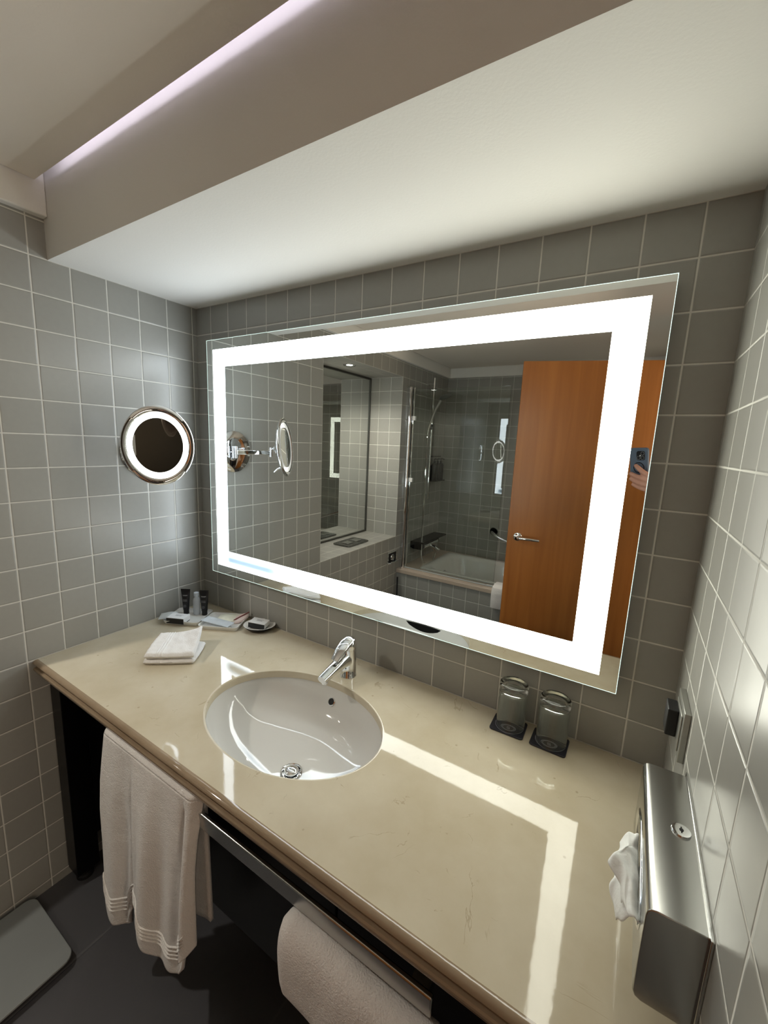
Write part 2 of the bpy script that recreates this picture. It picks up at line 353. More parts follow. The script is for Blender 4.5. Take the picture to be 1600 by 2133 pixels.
# ================================================================ COUNTERTOP WITH OVAL CUT-OUT
SX, SY, SA, SB = .8564, -.3415, .262, .186
ct = MB(); N = 128
cx0, cx1, cy0, cy1 = .0015, W - .0015, -.606, -.0015
angs = sorted([2 * PI * i / N for i in range(N)] + [math.atan2(yy - SY, xx - SX) % (2 * PI) for xx in (cx0, cx1) for yy in (cy0, cy1)])
inn = []; out = []
for a in angs:
    ca, sa = math.cos(a), math.sin(a)
    inn.append((SX + SA * ca, SY + SB * sa))
    t = min([(v_ - c_) / d_ for v_, c_, d_ in ((cx1 if ca > 0 else cx0, SX, ca), (cy1 if sa > 0 else cy0, SY, sa)) if abs(d_) > 1e-9])
    out.append((SX + t * ca, SY + t * sa))
K = len(angs); vs = []; er = .004
for (xi, yi), (xo, yo), a in zip(inn, out, angs):
    ca, sa = math.cos(a), math.sin(a)
    vs += [(xo, yo, ZT), (xi + ca * (er + .002), yi + sa * (er + .002), ZT), (xi + ca * er, yi + sa * er, ZT), (xi + ca * er * .3, yi + sa * er * .3, ZT - er * .3), (xi, yi, ZT - er), (xi, yi, ZT - .022), (xo, yo, ZT - .022)]
fs = []
for i in range(K):
    j = (i + 1) % K
    for k in range(7): fs.append((i * 7 + k, j * 7 + k, j * 7 + (k + 1) % 7, i * 7 + (k + 1) % 7))
ct.add(vs, fs)
# moulded front edge: rounded nose, cove, lower lip
pr_ = [(cy0, ZT), (-.6105, ZT), (-.612, ZT - .0001), (-.6165, ZT - .0015), (-.6195, ZT - .0045), (-.6205, ZT - .008), (-.6185, ZT - .0115), (-.6135, ZT - .015), (-.6105, ZT - .020), (-.610, ZT - .0235),
       (-.6175, ZT - .0250), (-.6200, ZT - .0275), (-.6205, ZT - .031), (-.6185, ZT - .036), (-.6140, ZT - .042), (-.6130, ZT - .047), (-.560, ZT - .047), (-.560, ZT - .022), (cy0, ZT - .022)]
o = thing('marble_countertop', 'long polished beige marble countertop with an oval opening for the basin', 'countertop', (.85, -.31, ZT - .03))
ct.build('slab', M['marble'], o, smooth=True, sharp=30)
P_ = len(pr_); me_ = MB()
me_.add([(cx0, a, b_) for a, b_ in pr_] + [(cx1, a, b_) for a, b_ in pr_], [(i, (i + 1) % P_, P_ + (i + 1) % P_, P_ + i) for i in range(P_)] + [tuple(range(P_)), tuple(range(2 * P_ - 1, P_ - 1, -1))])
tag(me_.build('moulded_edge', M['marble_edge_shaded'], o, smooth=True, sharp=30), 'moulded front edge with its shade put into the marble colour')

# ================================================================ BASIN
bs = thing('washbasin', 'white oval undermount basin set into the beige marble countertop', 'sink', (SX, SY, ZT - .17))
DX, DYc, DZc = .884, -.372, .712
prof = [(1.055, ZT - .0225), (1.012, ZT - .0225), (1.006, ZT - .030), (.995, ZT - .040), (.965, ZT - .060), (.90, ZT - .083), (.80, ZT - .104), (.66, ZT - .120), (.50, ZT - .131), (.34, ZT - .136), (.2, ZT - .138), (.105, ZT - .140)]
def bowl(th, pr=prof, oz=0):
    vs = []; NN = 96
    for i in range(NN):
        a = 2 * PI * i / NN
        for k, (s_, z) in enumerate(pr):
            w = max(0., 1 - s_) ** 1.0; w = min(1., w * 1.12)
            ccx = SX * (1 - w) + DX * w; ccy = SY * (1 - w) + DYc * w
            if s_ < .25: ra = rb = s_ / .105 * .0265
            else: ra = SA * s_; rb = SB * s_
            vs.append((ccx + (ra + th) * math.cos(a), ccy + (rb + th) * math.sin(a), z + oz))
    P2 = len(pr)
    return vs, [(i * P2 + k, ((i + 1) % NN) * P2 + k, ((i + 1) % NN) * P2 + k + 1, i * P2 + k + 1) for i in range(NN) for k in range(P2 - 1)]
b1 = MB(); b1.add(*bowl(0)); v2, f2 = bowl(.006, prof[1:], -.007); b1.add(v2, f2)
b1.build('bowl', M['porc'], bs, smooth=True, sharp=50, fix=False)
ZD = ZT - .140
MB().lathe([(.0275, ZD + .0015), (.0285, ZD + .0035), (.0265, ZD + .0045), (.0235, ZD + .002), (.0225, ZD - .012), (.0001, ZD - .012)], 40, Matrix.Translation((DX, DYc, 0))).build('drain_ring', M['chrome'], bs, smooth=True, sharp=60)
MB().lathe([(.0175, ZD - .004), (.0195, ZD + .004), (.0190, ZD + .0075), (.0135, ZD + .0115), (.006, ZD + .0132), (.0001, ZD + .0136)], 40, Matrix.Translation((DX, DYc, 0))).build('drain_plug', M['chrome'], bs, smooth=True, sharp=60)
ov = Vector((.853, SY + SB * .957, ZT - .064)); od = Vector((0, -.80, .60))
mo = Matrix.Translation(ov) @ frame_to(od)
o = MB().lathe([(.0001, .0045), (.0095, .0045), (.0095, .0052), (.0100, .0052)], 32, mo).build('overflow_hole', M['dark'], bs, smooth=True)
MB().lathe([(.0098, .003), (.0098, .0062), (.0118, .0055), (.0122, .001)], 32, mo).build('overflow_ring', M['chrome'], bs, smooth=True)

# ================================================================ FAUCET
fx, fy = .865, -.100
fc = thing('basin_faucet', 'chrome single-lever faucet standing behind the oval basin', 'faucet', (fx, fy, ZT))
MB().lathe([(.0001, ZT), (.0265, ZT), (.0265, ZT + .004), (.0245, ZT + .006), (.0240, ZT + .055), (.0245, ZT + .092), (.0235, ZT + .098), (.0001, ZT + .099)], 48, Matrix.Translation((fx, fy, 0))).build('body', M['chrome'], fc, smooth=True, sharp=50)
# spout leaving the body forwards and slightly downwards
sp_ = MB(); pts = [(fx, fy + .002, ZT + .060), (fx, fy - .04, ZT + .0605), (fx, fy - .085, ZT + .0550), (fx, fy - .120, ZT + .0490), (fx, fy - .130, ZT + .047)]
def ovaltube(mb, pts, ws, hs, n=24):
    vs = []; L_ = len(pts)
    for i, p_ in enumerate(pts):
        p_ = Vector(p_); d = (Vector(pts[min(i + 1, L_ - 1)]) - Vector(pts[max(i - 1, 0)])).normalized(); sd = Vector((1, 0, 0)); up = sd.cross(d)
        if up.z < 0: up = -up
        for k in range(n):
            a = 2 * PI * k / n; c_, s_ = math.cos(a), math.sin(a)
            q = p_ + sd * ws[i] * math.copysign(abs(c_) ** .8, c_) + up * hs[i] * math.copysign(abs(s_) ** .8, s_); vs.append(tuple(q))
    fs = [(i * n + k, i * n + (k + 1) % n, (i + 1) * n + (k + 1) % n, (i + 1) * n + k) for i in range(L_ - 1) for k in range(n)] + [tuple(range(n)), tuple(range(L_ * n - 1, (L_ - 1) * n - 1, -1))]
    mb.add(vs, fs)
ovaltube(sp_, pts, [.0215, .0200, .0175, .0155, .0145], [.024, .0185, .0135, .0112, .0105])
sp = sp_.build('spout', M['chrome'], fc, smooth=True, sharp=50)
MB().lathe([(.0001, -.014), (.0095, -.014), (.0105, -.011), (.0105, 0), (.0001, 0)], 28, Matrix.Translation((fx, fy - .116, ZT + .045))).build('aerator', M['chrome'], sp, smooth=True)
lv = MB()
lv.ell((fx, fy, ZT + .103), (.0255, .0255, .028))
ovaltube(lv, [(fx, fy + .004, ZT + .118), (fx, fy - .022, ZT + .1125), (fx, fy - .045, ZT + .101), (fx, fy - .066, ZT + .0865), (fx, fy - .073, ZT + .0815)], [.0205, .0200, .0175, .0145, .0130], [.011, .0105, .008, .0055, .0045])
lv.build('lever', M['chrome'], fc, smooth=True, sharp=50)

# ================================================================ UNDER THE COUNTER
vf = thing('vanity_frame', 'black lacquered frame carrying the marble countertop on a left leg', 'frame', (.05, -.555, 0))
lg = MB().box(.012, .082, -.585, -.515, .04, ZT - .047).build('leg', M['black'], vf, bevel=.002)
MB().lathe([(.0001, 0), (.026, 0), (.026, .012), (.016, .018), (.016, .04), (.0001, .04)], 28, Matrix.Translation((.047, -.55, 0))).build('foot', M['blackm'], lg, smooth=True, sharp=40)
MB().box(.012, W - .01, -.53, -.515, .690, ZT - .047).build('apron', M['black'], vf)
MB().box(.002, .012, -.515, -.02, .10, ZT - .03).box(.012, W - .01, -.012, -.004, .34, ZT - .03).build('back_panel', M['blackm'], vf)
rl = MB().box(.47, 1.40, -.607, -.597, .719, .757).build('rail', M['steel'], vf, bevel=.003)
tag(rl, 'flat grey steel towel rail')
for xa in (.52, 1.36): MB().box(xa, xa + .03, -.597, -.530, .725, .750).build('rail_bracket', M['steel'], vf)
cb = thing('under_counter_cabinet', 'glossy black box cabinet hanging below the countertop behind the towels', 'cabinet', (1.1, -.28, .31))
MB().box(.60, W - .02, -.49, -.02, .312, .689).build('body', M['black'], cb, bevel=.004)
MB().box(.615, 1.14, -.504, -.4905, .318, .684).build('drawer_front', M['black'], cb, bevel=.002)
MB().box(1.145, W - .03, -.504, -.4905, .318, .684).build('drawer_front', M['black'], cb, bevel=.002)

# ---- hanging bath towel
def lerp_tab(tab, x):
    for (a, b_), (c, d) in zip(tab, tab[1:]):
        if x <= c: return b_ + (d - b_) * max(0, (x - a)) / (c - a)
    return tab[-1][1]
hemz = [(.40, .33), (.43, .29), (.455, .235), (.48, .212), (.52, .222), (.548, .255), (.566, .32), (.585, .335), (.61, .325), (.632, .315), (.65, .280), (.675, .264), (.705, .258), (.735, .258), (.762, .268), (.780, .30), (.794, .40), (.812, .38), (.835, .42)]
XL, XR = .425, .835
def tw_front(u, v):
    x = XL + (XR - XL) * u; flare = 1 + .10 * v
    zt = .786
    zb = lerp_tab(hemz, XL + (XR - XL) * u)
    z = zt + (zb - zt) * v
    ph = u * 2 * PI
    fold = .016 * math.cos(ph * 2.0 - .6 + .6 * v) * min(1, v * 2.2 + .05) + .009 * math.cos(ph * 5 + 2 * v) * min(1, v * 1.6)
    valley = -.018 * math.exp(-((x - .575) / .013) ** 2) * min(1, v * 2) - .020 * math.exp(-((x - .793) / .010) ** 2) * min(1, v * 4)
    y = -.6150 - .007 * min(1, v * 4) - .014 * v - fold * .75 - valley
    # ends curl back
    e = min(u, 1 - u); y += .022 * math.exp(-(e / .028) ** 2)
    x2 = .61 + (x - .61) * (1 + .03 * v) - .010 * v
    return (x2, y, z)
tw = thing('bath_towel', 'long white bath towel with woven border stripes hanging over the rail', 'towel', (.61, -.60, .73))
mb = MB(); mb.grid(tw_front, 90, 110)
def tw_back(u, v):
    x = XL + (XR + .025 - XL) * u; z = .757 - (.757 - (.26 if u < .75 else .34 - .0 * u)) * v
    y = -.583 + .010 * math.cos(u * 15) * v + .004
    return (x, y, z)
def tw_top(u, v):
    a = PI * v; x = XL + (XR - XL) * u; e = min(u, 1 - u)
    return (x, -.601 - .0140 * math.cos(a) + .022 * math.exp(-(e / .028) ** 2) * (1 - v), .786 + .008 * math.sin(a))
mb.grid(tw_top, 90, 8)
o = mb.build('front_drop', M['towel'], tw, smooth=True, solid=.009, sharp=180)
MB().grid(lambda u, v: (XL + .01 + (XR - XL - .02) * u, -.584 + .006 * math.cos(u * 19) * v, .786 - .36 * v), 40, 24).build('rear_drop', M['towel'], tw, smooth=True, solid=.009, sharp=180)
def stripe(k):
    def f(u, v):
        t = .905 - .022 * k + .009 * v
        x, y, z = tw_front(.03 + .94 * u, t); e = math.sin(PI * v)
        return (x, y - .0052 - .0035 * e, z)
    return f
st = MB()
for k in range(4): st.grid(stripe(k), 90, 4)
st.build('woven_border', M['band'], tw, smooth=True, sharp=180)

# ---- thick folded hand towel under the rail on the right
def ht(u, v):
    a = 2 * PI * u; x = 1.10 + .33 * v
    hz, hy = .088, .040
    c_, s_ = math.cos(a), math.sin(a)
    yy = -.598 + hy * math.copysign(abs(c_) ** .75, c_); zz = .615 + hz * math.copysign(abs(s_) ** .75, s_)
    e = min(v, 1 - v); k_ = min(1, (e / .07)) ** .5 if e < .07 else 1
    yy = -.598 + (yy + .598) * (.35 + .65 * k_); zz = .615 + (zz - .615) * (.72 + .28 * k_)
    zz += .012 * (1 - v) - .010 * v + .004 * noise.noise((x * 9, a, 1)); yy += .004 * noise.noise((x * 12, zz * 9, 3))
    return (x, yy - .010, zz)
mb = MB().grid(ht, 48, 40, wrap=True)
mb.add([ht(i / 48, 0) for i in range(48)], [tuple(range(48))]); mb.add([ht(i / 48, 1) for i in range(48)], [tuple(range(47, -1, -1))])
o = mb.build('hand_towel', M['towel'], smooth=True, sharp=70, loc=(1.26, -.60, .53))
tag(o, 'thick folded white hand towel tucked under the steel rail, right of the bath towel', 'towel')

# ================================================================ FACE CLOTHS (two, stacked)
def quad_slab(c00, c10, c11, c01, zf, th, seed, lift=0, nu=40, nv=36):
    """soft folded cloth: corners given anticlockwise from front-left, zf(u,v) base height"""
    c = [Vector(q) for q in (c00, c10, c11, c01)]
    def base(u, v): return (c[0] * (1 - u) * (1 - v) + c[1] * u * (1 - v) + c[2] * u * v + c[3] * (1 - u) * v)
    mb = MB()
    def sh(u, v, top):
        px, py = 2 * u - 1, 2 * v - 1
        px, py = px * math.sqrt(1 - .08 * py * py), py * math.sqrt(1 - .08 * px * px)
        e = min(u, 1 - u, v, 1 - v); r = math.sqrt(max(0, 1 - (1 - min(1, e / .075)) ** 2))
        q = base((px + 1) / 2, (py + 1) / 2); z0 = zf(u, v); mid = z0 + th / 2
        nz = .0015 * noise.noise((q.x * 45 + seed, q.y * 45, 0))
        return (q.x, q.y, mid + (th / 2 * r + nz * r) * (1 if top else -1) + (nz if top else 0))
    mb.grid(lambda u, v: sh(u, v, True), nu, nv); mb.grid(lambda u, v: sh(u, v, False), nu, nv)
    return mb
A0, A1, A2, A3 = (.303, -.442), (.430, -.342), (.350, -.240), (.192, -.322)
def p3(q): return (q[0], q[1])
lo = thing('face_cloth', 'lower of the two folded white face cloths on the marble left of the basin', 'face cloth', (.32, -.34, ZT), 'folded face cloths')
quad_slab(A0, A1, A2, A3, lambda u, v: ZT + .0004, .0186, 0).build('folded_cloth', M['towel'], lo, smooth=True, sharp=180)
hi = thing('face_cloth', 'upper folded white face cloth with stripes and a raised back corner, on top of another', 'face cloth', (.32, -.34, ZT + .0165), 'folded face cloths')
def ztop(u, v, k=0): return ZT + .0200 + .032 * max(0, u) ** 3 * max(0, v) ** 1.3 + .004 * u * v
quad_slab((A0[0] + .003, A0[1] + .002), (A1[0], A1[1] + .002), (A2[0] - .02, A2[1] + .002), (A3[0] + .006, A3[1] + .002), lambda u, v: ztop(u, v), .0200, 5).build('folded_cloth', M['towel'], hi, smooth=True, sharp=180)
sm = MB(); c = [Vector(q) for q in ((A0[0] + .003, A0[1] + .002), (A1[0], A1[1] + .002), (A2[0] - .02, A2[1] + .002), (A3[0] + .006, A3[1] + .002))]
for u0 in (.25, .30, .355):
    def f(s_, v, u0=u0):
        u = u0 + .026 * s_; v0_ = v; v = (( 2 * v - 1) * math.sqrt(1 - .08 * (2 * u - 1) ** 2) + 1) / 2; q = c[0] * (1 - u) * (1 - v) + c[1] * u * (1 - v) + c[2] * u * v + c[3] * (1 - u) * v
        v = v0_; e = min(v, 1 - v); r = math.sqrt(max(0, 1 - (1 - min(1, e / .075)) ** 2))
        zz = ztop(u, v, 1) + .0100 + (.0100) * r + .0018 * math.sin(PI * s_)
        return (q.x, q.y, zz)
    sm.grid(f, 4, 36)
sm.build('woven_border', M['band'], hi, smooth=True, sharp=180)

# ================================================================ AMENITY TRAYS
TA = 28.0
def tray(name, label, cx, cy, w, d, z=ZT, h=.017):
    o_ = thing(name, label, 'tray', (cx, cy, z), 'white ceramic trays in the corner')
    mx = zrot(cx, cy, TA); mb = MB()
    rings = [(w - .012, d - .012, .010, z), (w - .002, d - .002, .013, z + h * .55), (w, d, .014, z + h), (w - .005, d - .005, .012, z + h), (w - .012, d - .012, .010, z + h * .5), (w - .022, d - .022, .008, z + .005)]
    vs = []; fs = []; n_ = 28
    for (a, b_, r, zz) in rings: vs += [(x, y, zz) for x, y in rrect(a, b_, r)]
    for i in range(len(rings) - 1):
        for k in range(n_): fs.append((i * n_ + k, i * n_ + (k + 1) % n_, (i + 1) * n_ + (k + 1) % n_, (i + 1) * n_ + k))
    fs += [tuple(range(n_)), tuple(range(len(rings) * n_ - 1, (len(rings) - 1) * n_ - 1, -1))]
    mb.add(vs, fs, 0, mx); mb.build('dish', M['porc2'], o_, smooth=True, sharp=40)
    return o_
ca, sa = math.cos(math.radians(TA)), math.sin(math.radians(TA))
def loc_of(fl, w, d): return (fl[0] + ca * w / 2 - sa * d / 2, fl[1] + sa * w / 2 + ca * d / 2)
ta = loc_of((.071, -.240), .145, .130); tb = loc_of((.213, -.188), .158, .130)
tray('ceramic_tray', 'left white ceramic tray in the corner, holding the tubes and a soap box', *ta, .145, .130)
tray('ceramic_tray', 'right white ceramic tray in the corner, holding wrapped packets', *tb, .156, .130, h=.0165)
# two black tubes standing on their caps
def tubeobj(x, y, label, rz):
    t = thing('cosmetic_tube', label, 'tube', (x, y, ZT + .0052), 'small black cosmetic tubes')
    z0 = ZT + .0052; mx = zrot(x, y, rz); mb = MB(); n_ = 32; vs = []
    prof_ = [(.0100, .0100, .000), (.0102, .0102, .018), (.0118, .0112, .0185), (.0130, .0112, .04), (.0158, .0095, .07), (.0180, .005, .090), (.0190, .0012, .098), (.0192, .0010, .1055)]
    for a, b_, z in prof_: vs += [(a * math.cos(2 * PI * k / n_), b_ * math.sin(2 * PI * k / n_), z0 + z) for k in range(n_)]
    fs = [(i * n_ + k, i * n_ + (k + 1) % n_, (i + 1) * n_ + (k + 1) % n_, (i + 1) * n_ + k) for i in range(2, len(prof_) - 1) for k in range(n_)] + [tuple(range((len(prof_) - 1) * n_, len(prof_) * n_)), tuple(range(3 * n_ - 1, 2 * n_ - 1, -1))]
    mb.add(vs, fs, 0, mx).build('tube_body', M['tube'], t, smooth=True, sharp=60, fix=False)
    MB().lathe([(.0001, z0), (.0104, z0), (.0106, z0 + .002), (.0104, z0 + .0183), (.0001, z0 + .0183)], 32, Matrix.Translation((x, y, 0))).build('cap', M['blackm'], t, smooth=True, sharp=40)
    pb = MB()
    for zz, w_, h_ in ((.080, .020, .005), (.062, .017, .0022), (.057, .018, .0022), (.040, .010, .0015), (.036, .013, .0015), (.032, .009, .0015)):
        yb = -lerp_tab([(.02, .0113), (.04, .0113), (.07, .0096), (.09, .0052)], zz) - .0006
        def fn(u, v, w_=w_, h_=h_, zz=zz):
            xx = (u - .5) * w_; rr = -yb
            return tuple(mx @ Vector((xx, -rr * math.sqrt(max(0, 1 - (xx / .0150) ** 2)), z0 + zz + (v - .5) * h_)))
        pb.grid(fn, 8, 1)
    pb.build('label', M['print'], t)
tubeobj(.060, -.130, 'left of two small black tubes standing in the corner tray', 32)
tubeobj(.129, -.094, 'right of two small black tubes standing in the corner tray', 32)
bt = thing('clear_bottle', 'small clear plastic bottle standing between the two black tubes', 'bottle', (.098, -.108, ZT + .0052))
bz = ZT + .0052
MB().lathe([(.0001, bz), (.0125, bz), (.0135, bz + .003), (.0135, bz + .060), (.0105, bz + .070), (.007, bz + .074), (.007, bz + .078), (.0001, bz + .078)], 32, Matrix.Translation((.098, -.108, 0))).build('bottle_body', M['clearbag'], bt, smooth=True, sharp=50)
MB().lathe([(.0001, bz + .0785), (.0095, bz + .0785), (.0100, bz + .080), (.0092, bz + .093), (.0001, bz + .0945)], 32, Matrix.Translation((.098, -.108, 0))).build('cap', M['clearbag'], bt, smooth=True, sharp=50)
def lp(c, dx, dy): return (c[0] + ca * dx - sa * dy, c[1] + sa * dx + ca * dy)
def soapbox(label, x, y, z, rz, w, d, h, group=None, tilt=0):
    t = thing('soap_box', label, 'box', (x, y, z), group)
    mx = zrot(x, y, rz, z) @ Matrix.Rotation(math.radians(tilt), 4, 'Y')
    MB().box(-w / 2, w / 2, -d / 2, d / 2, h * .1, h, 0, mx).build('carton', M['card'], t, bevel=.0008)
    MB().box(-w / 2 - .0003, w / 2 + .0003, -d / 2 - .0006, -d / 2 + .0002, h * .0, h * .92, 0, mx).box(-w / 2 + .001, w / 2 - .001, -d / 2 + .001, d / 2 - .001, 0, h * .09, 0, mx).build('side_panel', M['tube'], t)
    pb = MB()
    for k, (ww, yy) in enumerate(((.45, .20), (.30, .08), (.38, -.02))): pb.box(-w * ww / 2, w * ww / 2, d * yy - .0007, d * yy + .0007, h, h + .0003, 0, mx)
    pb.build('label', M['print'], t)
q = lp(ta, -.018, -.043)
soapbox('small white soap box with a black side on the left ceramic tray', q[0], q[1], ZT + .0075, TA - 3, .070, .045, .023, 'small white soap boxes')
# frosted sachet left of the soap box
def pillow(name, label, cat, cx, cy, rz, w, d, h, z, m_, seed=0, group=None, tilt=(0, 0), n_=26):
    mx = zrot(cx, cy, rz, z); mb = MB()
    def f(sg):
        def g(u, v):
            x = (u - .5) * w; y_ = (v - .5) * d; e = min(u, 1 - u, v, 1 - v)
            b_ = max(0, (math.sin(PI * u) * math.sin(PI * v))) ** .6
            zz = h / 2 * b_ * sg + (h * .18 * noise.noise((x * 60 + seed, y_ * 60, sg))) * b_ + h * .5 + tilt[0] * x + tilt[1] * y_
            return tuple(mx @ Vector((x, y_, max(zz, 0.0003 + tilt[0] * x + tilt[1] * y_) if sg < 0 else zz + .0004)))
        return g
    mb.grid(f(1), n_, n_); mb.grid(f(-1), n_, n_)
    o_ = mb.build(name, m_, smooth=True, sharp=60, loc=(cx, cy, z))
    return tag(o_, label, cat, group)
q = lp(ta, -.066, -.030)
pillow('frosted_sachet', 'frosted clear sachet lying left of the soap box on the left tray', 'sachet', q[0], q[1], TA + 20, .062, .060, .018, ZT + .0135, M['fog'], 1, tilt=(.03, 0))
q = lp(tb, .004, .022)
cp = pillow('cotton_pad_packet', 'pale cream packet of cotton pads lying on the right tray', 'packet', q[0], q[1], TA + 6, .078, .066, .016, ZT + .0062, M['cream'], 2)
q = lp(tb, -.012, -.032)
pillow('comb_packet', 'clear bluish plastic packet across the front of the right tray', 'packet', q[0], q[1], TA - 14, .124, .044, .010, ZT + .0175, M['clearbag'], 5, tilt=(-.05, 0))
q = lp(tb, .056, .022)
sw = thing('sewing_kit_packet', 'oval pink-white packet with a red-brown stripe on the right tray', 'packet', (q[0], q[1], ZT + .006))
mxs = zrot(q[0], q[1], TA + 48, ZT + .0155) @ Matrix.Rotation(math.radians(-14), 4, 'Y')
MB().lathe([(.0001, -.004), (.9, -.003), (1., 0), (.9, .003), (.0001, .0045)], 40, mxs @ Matrix.Diagonal((.036, .025, 1.6, 1))).build('wrapper', M['pink'], sw, smooth=True, sharp=50)
MB().box(-.041, .041, -.0035, .0035, .0073, .0084, 0, mxs).build('stripe', M['red'], sw, bevel=.0004)

# ================================================================ SOAP DISH
sdx, sdy = .398, -.045
sd = thing('soap_dish', 'small round dish, black outside and white inside, holding a soap box', 'dish', (sdx, sdy, ZT))
mS = Matrix.Translation((sdx, sdy, ZT)) @ Matrix.Rotation(math.radians(TA), 4, 'Z') @ Matrix.Diagonal((1.12, .95, 1, 1))
MB().lathe([(.0001, 0), (.028, 0), (.033, .0012), (.046, .009), (.0540, .0190), (.0545, .0205)], 56, mS).build('outer_shell', M['black'], sd, smooth=True, sharp=60, fix=False)
MB().lathe([(.0545, .0205), (.0530, .0212), (.042, .0135), (.032, .0100), (.0001, .0095)], 56, mS).build('inner_shell', M['porc2'], sd, smooth=True, sharp=60, fix=False)
soapbox('small white soap box with a black side lying in the round soap dish', sdx, sdy - .002, ZT + .0140, TA - 8, .066, .046, .021, 'small white soap boxes', tilt=3)

# ================================================================ GLASSES ON COASTERS
def s_curve(cx, cy, z, sc, rz):
    mb = MB(); pts = []
    for k in range(25):
        t = k / 24
        if t < .5: a = math.radians(40 + 250 * t * 2 * .92); x, y_ = .5 * math.cos(a), .5 + .5 * math.sin(a)
        else: a = math.radians(90 - 250 * (t - .5) * 2 * .92); x, y_ = .5 * math.cos(a), -.5 + .5 * math.sin(a)
        pts.append((x * sc, y_ * sc * .8, 0))
    mx = zrot(cx, cy, rz, z)
    mb.tube([mx @ Vector(q) for q in pts], sc * .13, 6); return mb
def coaster(cx, cy, rz, label):
    t = thing('coaster', label, 'coaster', (cx, cy, ZT), 'square black coasters')
    MB().prism(rrect(.086, .074, .008), ZT + .0002, ZT + .0042, 0, zrot(cx, cy, rz)).build('pad', M['coaster'], t, bevel=.0012)
    mb = s_curve(cx, cy, ZT + .0044, .0075, rz)
    mx = zrot(cx, cy, rz, ZT + .0044)
    for R_, w_ in ((.0135, .0005), (.0170, .0006), (.034, .0005)):
        mb.lathe([(R_ - w_, 0), (R_ - w_, .0006), (R_ + w_, .0006), (R_ + w_, 0)], 56, mx, closed=True)
    for k in range(22):
        a = 2 * PI * k / 22
        mb.ell(tuple(mx @ Vector((.0152 * math.cos(a), .0152 * math.sin(a), .0003))), (.0009, .0009, .0004), 6)
    mb.build('emblem', M['emboss'], t)
    return t
def tumbler(cx, cy, label):
    z = ZT + .0043; r = .0365; h = .122
    outer = [(r - .0006, z), (r, z + .002), (r, z + h - .028), (r - .0012, z + h - .020), (r, z + h - .013), (r, z + h - .004), (r - .002, z + h - .0008), (r - .006, z + h), (r - .010, z + h - .002), (.012, z + h - .0035), (.0001, z + h - .0035)]
    inner = [(.0001, z + h - .019), (.02, z + h - .0195), (r - .006, z + h - .024), (r - .0022, z + h - .032), (r - .0018, z + .002), (r - .0012, z)]
    prof_ = outer + inner
    o_ = MB().lathe(prof_, 64, Matrix.Translation((cx, cy, 0)), closed=False)
    P2 = len(prof_)
    o_.add([(cx + (rr) * math.cos(2 * PI * i / 64), cy + rr * math.sin(2 * PI * i / 64), z) for i in range(64) for rr in (r - .0006, r - .0012)], [(2 * i, 2 * i + 1, (2 * i + 3) % 128, (2 * i + 2) % 128) for i in range(64)])
    ob = o_.build('drinking_glass', M['glass'], smooth=True, sharp=60, loc=(cx, cy, z))
    return tag(ob, label, 'glass', 'upturned drinking glasses')
coaster(1.359, -.050, 1, 'left black square coaster with a round emblem, farther from the tissue box')
coaster(1.462, -.051, -1, 'right black square coaster with a round emblem, nearer the tissue box')
tumbler(1.362, -.046, 'left upturned clear drinking glass, the one nearer the faucet')
tumbler(1.465, -.050, 'right upturned clear drinking glass, the one nearer the tissue box')

# ================================================================ TISSUE DISPENSER (right wall)
td = thing('tissue_dispenser', 'brushed steel tissue dispenser box with a lock on the right wall', 'dispenser', (W, -.418, .92))
dx0, dy0, dy1, dz0, dz1 = W - .064, -.556, -.281, .915, 1.050
MB().prism([(-q[1], q[0]) if False else q for q in [(W - .0005, dz0), (W - .0005, dz1), (dx0 + .010, dz1), (dx0 + .004, dz1 - .002), (dx0 + .001, dz1 - .006), (dx0, dz1 - .012), (dx0, dz0 + .010), (dx0 + .003, dz0 + .003), (dx0 + .010, dz0)]],
           dy0, dy1, 0, Matrix(((1, 0, 0, 0), (0, 0, 1, 0), (0, 1, 0, 0), (0, 0, 0, 1)))).build('casing', M['steel'], td, bevel=.0012, smooth=True, sharp=30)
MB().box(W - .004, W - .0002, dy0 - .006, dy1 + .006, dz0 - .004, dz1 + .004).build('back_plate', M['steel'], td, bevel=.001)
lk = Matrix.Translation((W - .020, -.412, dz1))
lo_ = MB().lathe([(.0001, .003), (.0085, .0032), (.0115, .0028), (.0122, .001), (.0122, -.001)], 40, lk).build('lock', M['chrome'], td, smooth=True, sharp=60)
MB().lathe([(.0001, .0040), (.0026, .0038), (.0028, .003)], 20, lk).box(-.0008, .0008, -.0055, .0055, .0030, .0036, 0, lk).build('keyhole', M['dark'], lo_)
# oval opening lip on the front face, tissue
MB().lathe([(.90, .0002), (.96, .0022), (1.04, .0022), (1.08, .0002)], 56, Matrix.Translation((dx0, -.425, .985)) @ Matrix.Rotation(-PI / 2, 4, 'Y') @ Matrix.Diagonal((.030, .095, 1, 1))).build('opening_rim', M['chrome'], td, smooth=True, sharp=60)
def tis(u, v):
    a = (u - .5) * 2; yy = -.455 + .078 * a * (1 - .35 * v) ; out_ = .034 * v ** .8
    x = dx0 - .001 - out_ * (1 - .55 * a * a) - .007 * math.sin(a * 6 + v * 2) * v * (1 - v * .3)
    z = .990 + .030 * math.sin(PI * v * .55) * (1 - .5 * a * a) - .025 * v * v + .007 * noise.noise((yy * 40, v * 3, 0))
    return (x, yy + .006 * math.sin(v * 5 + a * 4), z)
o = MB().grid(tis, 40, 26).grid(lambda u, v: (lambda q: (q[0] - .002 - .004 * math.sin(u * 9), q[1] * .9 - .0455, q[2] - .045 * v - .004))(tis(u * .9 + .05, v * .85)), 40, 26).build('tissue', M['paper'], smooth=True, sharp=180, solid=.0006, loc=(dx0, -.43, .99), fix=False)
